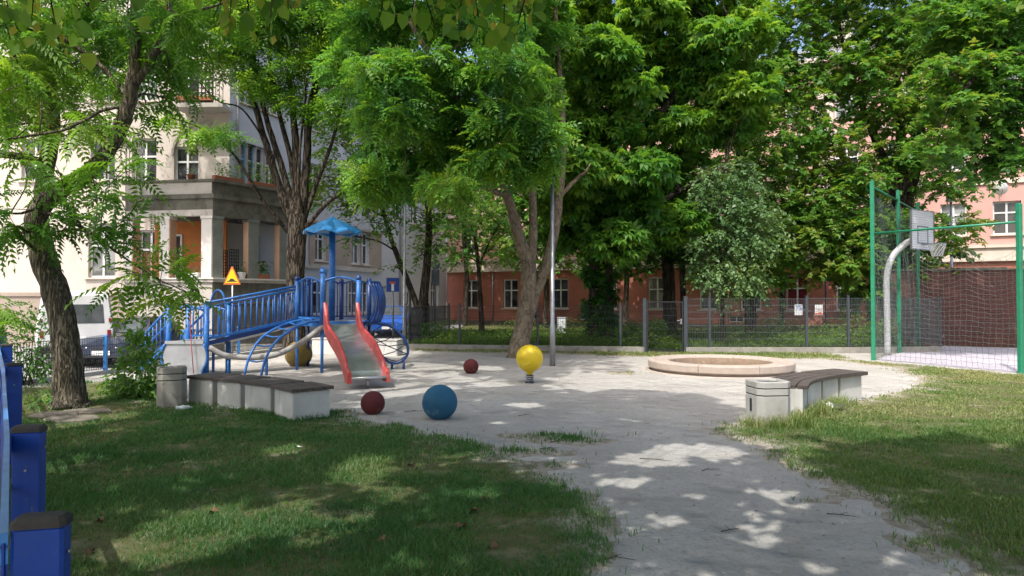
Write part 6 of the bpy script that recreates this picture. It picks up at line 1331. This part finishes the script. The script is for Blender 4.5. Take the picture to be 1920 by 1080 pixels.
# ---------------------------------------------------------------- bushes and plants
def bush(name, label, cat, c, blobs, n, size, mat, kind='oval', seed=1, group=None, stems=7, h=None, leafdir=.3):
    r = np.random.default_rng(seed); random.seed(seed); t = thing(name, label, cat, c, 0, group); m = MB(); P = []
    for (x, y, z, rx, ry, rz, w) in blobs:
        k = int(n * w); u = unit(r.normal(0, 1, (k, 3))); P.append(np.array((x, y, z)) + u * (r.random((k, 1)) ** .4) * np.array((rx, ry, rz)))
    P = np.concatenate(P); P = P[P[:, 2] > .01]
    for _ in range(stems):
        e = P[r.integers(0, len(P))]; s = np.array((r.normal(0, .07), r.normal(0, .07), -.03)); m.tube([tuple(s), tuple((s + e) / 2 + np.array((0, 0, .12 * e[2]))), tuple(e)], [.012, .009, .004], 5)
    m.build('stems', 'twig_bark', t)
    ctr = P.mean(0); D = unit(P - ctr) + r.normal(0, .6, P.shape); D[:, 2] -= leafdir; U = UP + r.normal(0, .5, P.shape) + unit(P - ctr) * .4
    V, Q, q = leaf_arrays(P, D, U, size * r.uniform(.6, 1.3, len(P)), kind); npmesh('foliage', V, Q, mat, t, np.repeat(np.clip(r.normal(.5, .25, len(P)), 0, 1), q)); return t
X, Yb = gnd(240, 754); bush('green_bush', 'leafy green bush between the crooked trunk and the shaded bin', 'bush', (X, Yb + .35, 0), [(0, 0, .35, .48, .4, .36, .45), (-.05, .1, .70, .30, .3, .28, .24), (-.35, .1, .22, .35, .3, .22, .15), (.36, -.12, .30, .26, .24, .30, .2), (-.08, .05, .98, .20, .2, .16, .10)], 1500, .085, 'leaf_bush', 'oval', 41)
X, Yb = gnd(52, 722); bush('wild_shrub', 'loose shrub growing through the corner of the blue fence', 'bush', (X, Yb, 0), [(-.1, 0, .5, .45, .4, .45, .4), (.0, .1, 1.1, .5, .45, .45, .4), (.35, 0, .3, .3, .3, .28, .2)], 1100, .075, 'leaf_dark', 'oval', 42, stems=9)
tree('tree_sucker', 'young feathery tree of heaven shoot beside the white van', 'shoot', (-9.0, 11.6, 0), [[(-9.0, 11.6, -.05, .03), (-9.05, 11.5, .7, .025), (-9.0, 11.4, 1.3, .015)]], [(np.array((-8.75, 11.2, 1.45)), np.array((.4, .4, .3)), 5), (np.array((-8.6, 11.1, 1.1)), np.array((.35, .35, .25)), 3), (np.array((-9.2, 11.3, 1.7)), np.array((.3, .3, .25)), 4)], 'pinnate', .55, 'leaf_ailanthus', 'bark_ailanthus', per=5, spray=.3, seed=43, droop=.3)
X, Yb = gnd(100, 770); bush('ground_plant', 'low leafy weed at the foot of the blue fence beside the trunk', 'plant', (X - .2, Yb + .4, 0), [(0, 0, .12, .45, .5, .14, 1)], 300, .07, 'leaf_bush', 'oval', 44, stems=3)
def gb(px, py, Y, w, h, n, size, mat, lab, seed, name='garden_shrub', kind='oval'):
    x = (px - 960) / FPX * Y; bush(name, lab, 'shrub', (x, Y, 0), [(0, 0, h * .5, w, w * .8, h * .5, .7), (w * .3, 0, h * .75, w * .6, w * .5, h * .3, .3)], n, size, mat, kind, seed, 'shrubs in the garden', 5)
gb(790, 610, 24.5, .9, .75, 700, .10, 'leaf_dark', 'dark low shrub at the foot of the forked slim tree', 51)
gb(850, 625, 23.5, 1.0, .55, 500, .09, 'weed', 'pale green low shrub behind the fence left of the leaning trunk', 52)
gb(1215, 610, 22.5, .7, 1.0, 560, .10, 'leaf_bush', 'leafy shrub behind the gate', 53)
gb(1170, 615, 23.0, .6, .85, 420, .10, 'leaf_chestnut', 'dark shrub behind the fence beside the chestnut trunk', 54)
gb(1445, 620, 23.2, .55, 1.05, 560, .075, 'leaf_grey', 'pale flowering shrub rising above the grass by the mesh fence', 55, kind='diamond')
gb(1570, 630, 23.0, .6, .6, 420, .08, 'weed', 'bright low shrub left of the last grey fence post', 56)
gb(1655, 625, 22.0, .45, 1.0, 380, .09, 'leaf_bush', 'shrub growing between the grey fence and the hoop pole', 57)
gb(1340, 610, 24.0, .6, .7, 360, .08, 'weed', 'low shrub at the foot of the silvery tree', 58)
# flowers and pots on the porch
def pot(label, M, u, y, z, w, mat_pot, mat_leaf, h, seed, n=60, size=.07, name='flower_pot', lab_cat='flower pot', mat2=None):
    p = M @ Vector((u, y, z)); rz = M.to_euler().z; t = thing(name, label, lab_cat, p, rz, 'pots on the corner house'); m = MB()
    if w > .3: m.bevbox((0, 0, .09), (w, .2, .18), .015)
    else: m.lathe([(w * .35, 0), (w * .5, .2), (w * .55, .2), (w * .55, .23), (w * .45, .23), (w * .42, .18)], 16)
    m.build('pot', mat_pot, t); r = np.random.default_rng(seed)
    P = np.stack([r.uniform(-w * .5, w * .5, n), r.normal(0, .08, n), .2 + h * r.random(n) ** 1.2], 1); D = np.stack([r.normal(0, 1, n), r.normal(0, 1, n), r.normal(.3, .5, n)], 1)
    V, Q, q = leaf_arrays(P, D, UP + r.normal(0, .5, P.shape), size * r.uniform(.7, 1.3, n), 'oval'); npmesh('foliage', V, Q, mat_leaf, t, np.repeat(r.random(n), q))
    if mat2:
        P = P + np.array((0, -.03, .06)); V, Q, q = leaf_arrays(P, D, UP + r.normal(0, .5, P.shape), size * .7 * np.ones(n), 'oval'); npmesh('blossom', V, Q, mat2, t, np.repeat(r.random(n), q))
pot('white round pot with a green plant on the sunny porch ledge', MPL, up(336, PL, PC), -.05, ZF, .28, 'pot_white', 'leaf_bush', .3, 61)
pot('white flower box full of pink blossoms on the porch ledge', MPL, up(363, PL, PC), -.05, ZF, .5, 'pot_white', 'leaf_bush', .16, 62, 90, .06, 'flower_box', 'flower box', 'flower_pink')
pot('white pot with a dark leafy plant on the shaded porch ledge', MPR, 1.25, .1, ZF, .3, 'pot_white', 'leaf_dark', .45, 63)
pot('terracotta box with dark spiky plants beside the last porch pier', MPR, up(492, PC, PR), .1, ZF, .7, 'terracotta', 'leaf_dark', .5, 64, 110, .12, 'flower_box', 'flower box')
pot('terracotta pot with red flowers on the terrace edge', MPL, up(350, PL, PC), .2, ZT, .28, 'terracotta', 'leaf_bush', .3, 65, 40, .07, mat2='curtain_red')
pot('long box of trailing green on the terrace edge near the corner', MPR, .7, .15, ZT, 1.2, 'terracotta', 'leaf_bush', .45, 66, 200, .09, 'flower_box', 'flower box')
pot('long box of leafy plants on the terrace edge by the street', MPR, 2.2, .15, ZT, 1.3, 'terracotta', 'leaf_bush', .7, 67, 240, .09, 'flower_box', 'flower box')
pot('box of dark foliage hanging on the upper balcony', ML, ul(385), -.95, 9.3, 1.4, 'terracotta', 'leaf_dark', .5, 68, 160, .1, 'flower_box', 'flower box')

# ---------------------------------------------------------------- grass
def blades(name, x0, x1, y0, y1, n, hgt, wid, mat, dens, seed, lean=.5, label=None, mask=lawn_mask, dry=0.0):
    r = np.random.default_rng(seed)
    x = r.uniform(x0, x1, n); y = y0 + (y1 - y0) * r.random(n); mk = mask(x, y)
    cl_ = fbm(x, y, 2.3, seed + 2, 4); p = np.clip((mk + .10) * 5, 0, 1) * np.clip((cl_ - .30) * 3.6, .22, 1) * dens(x, y)
    p = np.maximum(p, np.clip(.10 + mk * .28, 0, .08) * (fbm(x, y, 3.5, seed + 4) > .5))
    k = r.random(n) < p; x, y, cl_, mk = x[k], y[k], cl_[k], mk[k]; n = len(x)
    h = hgt * r.uniform(.5, 1.25, n) * (.55 + .9 * cl_); a = r.uniform(0, 2 * math.pi, n); ln = h * r.uniform(.2, 1.1, n) * lean * 2
    az = a + r.normal(0, .5, n); w = wid * r.uniform(.7, 1.3, n) * (1 + .05 * np.hypot(x, y))
    z = np.full(n, .006); X = np.stack([x, y, z], 1); tx = np.stack([np.cos(a + 1.57) * w, np.sin(a + 1.57) * w, 0 * w], 1)
    mid = X + np.stack([np.cos(az) * ln * .35, np.sin(az) * ln * .35, h * .62], 1); tip = X + np.stack([np.cos(az) * ln, np.sin(az) * ln, h], 1)
    V = np.stack([X - tx, X + tx, mid + tx * .6, tip, mid - tx * .6], 1).reshape(-1, 3); i = np.arange(n)[:, None] * 5
    V = V[:, :]
    # two faces per blade: a quad below, a triangle above written as a thin quad
    tip2 = tip; V = np.stack([X - tx, X + tx, mid + tx * .7, mid - tx * .7, tip - tx * .08, tip + tx * .08], 1).reshape(-1, 3); i = np.arange(n)[:, None] * 6
    Q = np.concatenate([np.concatenate([i, i + 1, i + 2, i + 3], 1), np.concatenate([i + 3, i + 2, i + 5, i + 4], 1)])
    rv = np.clip(r.normal(.42, .2, n) + (fbm(x, y, .8, seed + 9) - .5) * .9 + dry + (np.clip((y - 6.5) / 4, 0, 1) * .28 if mat == 'blade_dry_lit' else 0), 0, 1); o = npmesh(name, V, Q, mat, None, np.concatenate([rv, rv]))  # right lawn drier and yellower farther back: its sunlit look put into colour
    struct(o, label, 'stuff'); return o
nb = lambda x, y: np.clip(1 - bare(x, y) * 1.6, .03, 1)
blades('grass', -9.5, 1.6, 3.0, 6.2, 330000, .046, .0024, 'blade', lambda x, y: nb(x, y) * ((x > -.80 * y - .6) & (x < .5 + .2 * y)), 71, label='short dark grass of the shaded lawn')
blades('grass', -9.8, 2.0, 6.2, 13.4, 300000, .048, .0034, 'blade', lambda x, y: nb(x, y) * np.clip(9 / y, .4, 1), 72, label='short grass of the lawn toward the benches')
blades('grass', 2.2, 12.5, 3.0, 9.0, 300000, .042, .0029, 'blade_dry_lit', lambda x, y: (x < .82 * y + .6) * 1.0, 73, label='mown grass of the right lawn', dry=-.10)
blades('grass', 2.5, 14.0, 9.0, 20.0, 240000, .033, .0040, 'blade_dry_lit', lambda x, y: (x < .80 * y + .6) * 1.0, 74, label='pale sunny grass of the right lawn')
blades('grass', -3.6, 9.4, 18.2, 22.0, 26000, .06, .004, 'blade_dry_lit', lambda x, y: 1.0 + 0 * x, 75, label='rough grass along the fence plinth')
def around(segs, rad_):
    def f(x, y):
        d = np.full(np.shape(x), 9.0)
        for s in segs: d = np.minimum(d, polydist(x, y, s, False))
        return rad_ - d
    return f
tufts = [[(-2.55, 9.36), (-2.86, 8.84), (-3.35, 9.37), (-3.95, 9.85), (-4.5, 10.2), (-5.1, 10.46)]]
blades('grass', -5.6, -2.3, 8.4, 11, 22000, .08, .0028, 'blade', lambda x, y: 1 + 0 * x, 76, label='longer grass at the foot of the block benches', mask=around(tufts, .12))
tufts = [[(3.0, 8.55), (3.6, 8.5), (3.75, 9.0), (4.1, 9.3), (4.6, 9.95), (5.0, 10.3)]]
blades('grass', 2.6, 5.6, 8.0, 10.8, 24000, .145, .003, 'blade_dry_lit', lambda x, y: 1 + 0 * x, 77, label='tall grass tufts at the foot of the sunny bin and curved bench', mask=around(tufts, .11))
gm = lambda x, y: np.where(inpoly(x, y, gard), .5, -1)
blades('grass', -3.3, 11.5, 20.9, 31, 150000, .26, .0065, 'weed', lambda x, y: np.clip(25 / y, .2, 1) * (y > 21) , 78, label='long garden grass behind the mesh fence', mask=gm)
r = np.random.default_rng(90); n = 52000; x = r.uniform(-3.2, 12, n); y = 20.8 + 9 * r.random(n) ** 1.8; cl_ = fbm(x, y, .7, 91); k = (cl_ > .44) & inpoly(x, y, gard); x, y, cl_ = x[k], y[k], cl_[k]; n = len(x)
P = np.stack([x, y, .04 + (cl_ - .42) * 2.6 * r.random(n)], 1); V, Q, q = leaf_arrays(P, r.normal(0, 1, (n, 3)) * np.array((1, 1, .3)), UP + r.normal(0, .4, (n, 3)), r.uniform(.05, .11, n), 'oval'); struct(npmesh('undergrowth', V, Q, 'weed', None, np.repeat(r.random(n), q)), 'weedy undergrowth in the garden behind the fence', 'stuff')
# clover and broad weeds in the lawns
r = np.random.default_rng(92); n = 12000; x = r.uniform(-7, 11, n); y = r.uniform(3.4, 10, n); k = (lawn_mask(x, y) > .15) & (fbm(x, y, 1.1, 93) > .53); x, y = x[k], y[k]; n = len(x)
P = np.stack([x, y, np.full(n, .012)], 1); V, Q, q = leaf_arrays(P, np.stack([r.normal(0, 1, n), r.normal(0, 1, n), r.uniform(.1, .9, n)], 1), UP + r.normal(0, .3, (n, 3)), r.uniform(.02, .05, n), 'oval'); struct(npmesh('ground_weeds', V, Q, 'weed', None, np.repeat(r.random(n) * .6, q)), 'small broad leaved weeds among the grass', 'stuff')

# ---------------------------------------------------------------- litter on the ground
DL = [(185, 928, 'brown leaf on the shaded grass between fence and bench'), (190, 985, 'brown leaf in the grass near the second blue post'), (170, 1045, 'brown leaf lowest in the grass beside the nearest blue post'), (905, 945, 'orange brown leaf on the dark grass near the path'), (865, 997, 'brown leaf at the lower middle of the left lawn'), (400, 968, 'curled leaf at the upper end of the sun patch'), (715, 1022, 'pale dry leaf in the lower middle of the lawn'), (925, 1035, 'thin dry leaf near the lower edge of the lawn'), (770, 878, 'small leaf beside the round sun fleck'), (887, 967, 'small tan leaf in the grass left of the path')]
for i, (px, py, lab) in enumerate(DL):
    X, Yb = gnd(px, py); rr = np.random.default_rng(i); m = MB(); s = rr.uniform(.03, .055); n = 9; rim = []
    for k in range(n):
        a = 2 * math.pi * k / n; q = s * (1 if k % 2 else .6) * rr.uniform(.8, 1.1); rim.append((q * math.cos(a), q * math.sin(a), .02 * rr.random() + .018 * math.cos(2 * a)))
    m.add([(0, 0, .0)] + rim, [(0, 1 + k, 1 + (k + 1) % n) for k in range(n)], True); m.tube([(0, 0, .002), (-s * .8, s * .5, .012)], .002, 4); o = m.build('dry_leaf', 'dry_leaf'); o.location = (X, Yb, .032); o.rotation_euler = (rr.normal(0, .2), rr.normal(0, .2), rr.uniform(0, 6)); tag(o, lab, 'leaf', 'dry leaves on the left lawn')
TW = [(775, 772, .5, 'dark twig on the sand between the red and the blue ball'), (985, 779, .45, 'forked twig on the sand in front of the spring ball'), (1230, 864, .6, 'thin twig in the sun fleck on the path'), (1580, 967, .4, 'short twig on the path by the right edge'), (650, 770, .3, 'small dark twig beside the nearest block bench'), (1160, 1050, .35, 'bent twig low on the path by the lawn'), (1365, 994, .3, 'dark twig in the middle of the near path'), (1030, 842, .4, 'twig at the tip of the lawn'), (1330, 882, .35, 'twig lying across the shaded path'), (1045, 830, .3, 'tiny twig beside the grass patch')]
for i, (px, py, L, lab) in enumerate(TW):
    X, Yb = gnd(px, py); rr = np.random.default_rng(100 + i); a = rr.uniform(-.7, .7); m = MB(); L *= .55; p = [(-L / 2, 0, .008), (-L * .1, rr.uniform(-.03, .03), .014), (L / 2, rr.uniform(-.05, .05), .008)]; m.tube(p, [.004, .0035, .0015], 5); m.tube([p[1], (L * .2, .05, .016)], [.003, .0015], 4)
    o = m.build('twig', 'twig_bark'); o.location = (X, Yb, 0); o.rotation_euler = (0, 0, a); tag(o, lab, 'twig', 'twigs on the sand')
n = 420; rr = np.random.default_rng(140); x = rr.uniform(-4, 9, n); y = 4 + 14 * rr.random(n) ** 1.3; k = (lawn_mask(x, y) < 0); x, y = x[k], y[k]; m = MB()
for a, b in zip(x, y):
    s = rr.uniform(.004, .014); m.box((a, b, s * .4), (s * 2.2, s * 1.5, s), rr.uniform(0, 3))
struct(m.build('gravel', 'concrete'), 'small pebbles scattered over the sand', 'stuff')
X, Yb = gnd(345, 771); t = thing('crumpled_bottle', 'crumpled clear plastic bottle in the grass beside the shaded bin', 'bottle', (X, Yb, .05), .4)
m = MB(); rings = []
for z, r_ in ((-.11, .02), (-.105, .034), (-.05, .028), (-.02, .036), (.03, .03), (.06, .035), (.085, .015), (.11, .013)): rings.append([(z, r_ * math.cos(a) * random.uniform(.8, 1.15), r_ * math.sin(a) * random.uniform(.75, 1.15)) for a in np.linspace(0, 2 * math.pi, 12, endpoint=False)])
m.loft(rings, cap=True); m.build('bottle', 'plastic_clear', t)
def scrap(px, py, s, lab):
    X, Yb = gnd(px, py); m = MB(); rr = np.random.default_rng(px); g_ = [[(s * (i - 1.5) / 3 + rr.normal(0, .1 * s), s * .6 * (j - 1) / 2 + rr.normal(0, .08 * s), .012 + abs(rr.normal(0, .16 * s))) for i in range(4)] for j in range(3)]
    m.loft(g_, closed=False); o = m.build('paper_scrap', 'paper_white'); o.location = (X, Yb, .03); tag(o, lab, 'litter', 'paper scraps')
scrap(1568, 772, .30, 'crumpled white paper on the sunny grass right of the bin'); scrap(561, 846, .06, 'tiny white scrap on the shaded lawn'); scrap(438, 772, .16, 'white scrap at the foot of the third block bench')
# flat stones at the foot of the crooked trunk
for i, (px, py, w, d_, lab) in enumerate(((135, 790, .42, .25, 'flat broken slab in front of the crooked trunk'), (100, 783, .36, .22, 'flat grey slab left of the crooked trunk foot'), (165, 776, .34, .2, 'flat stone right of the crooked trunk foot'))):
    X, Yb = gnd(px, py); rr = np.random.default_rng(60 + i); pg = [(w * math.cos(a) * rr.uniform(.75, 1.1), d_ * math.sin(a) * rr.uniform(.75, 1.1)) for a in np.linspace(0, 2 * math.pi, 8, endpoint=False)]
    m = MB(); m.loft([[(x, y, -.02) for x, y in pg], [(x, y, .04) for x, y in pg], [(x * .93, y * .93, .055) for x, y in pg]], cap=True); o = m.build('stone_slab', 'dirt'); o.location = (X, Yb, 0); tag(o, lab, 'slab', 'slabs by the trunk')

# leaf crumbs and bits of bark blown over the sand
n = 2600; rr = np.random.default_rng(150); x = rr.uniform(-6, 10, n); y = 3.6 + 15 * rr.random(n) ** 1.2; k = (lawn_mask(x, y) < .05) & (fbm(x, y, .9, 151) + .25 * (lawn_mask(x, y) > -.5) > .55); x, y = x[k], y[k]; n = len(x)
P = np.stack([x, y, np.full(n, .008)], 1); V, Q, q = leaf_arrays(P, np.stack([rr.normal(0, 1, n), rr.normal(0, 1, n), rr.normal(0, .12, n)], 1), UP + rr.normal(0, .2, (n, 3)), rr.uniform(.010, .034, n) , 'diamond'); struct(npmesh('leaf_litter', V, Q, 'dry_leaf', None, np.repeat(rr.random(n), q)), 'brown leaf crumbs scattered over the sand', 'stuff')
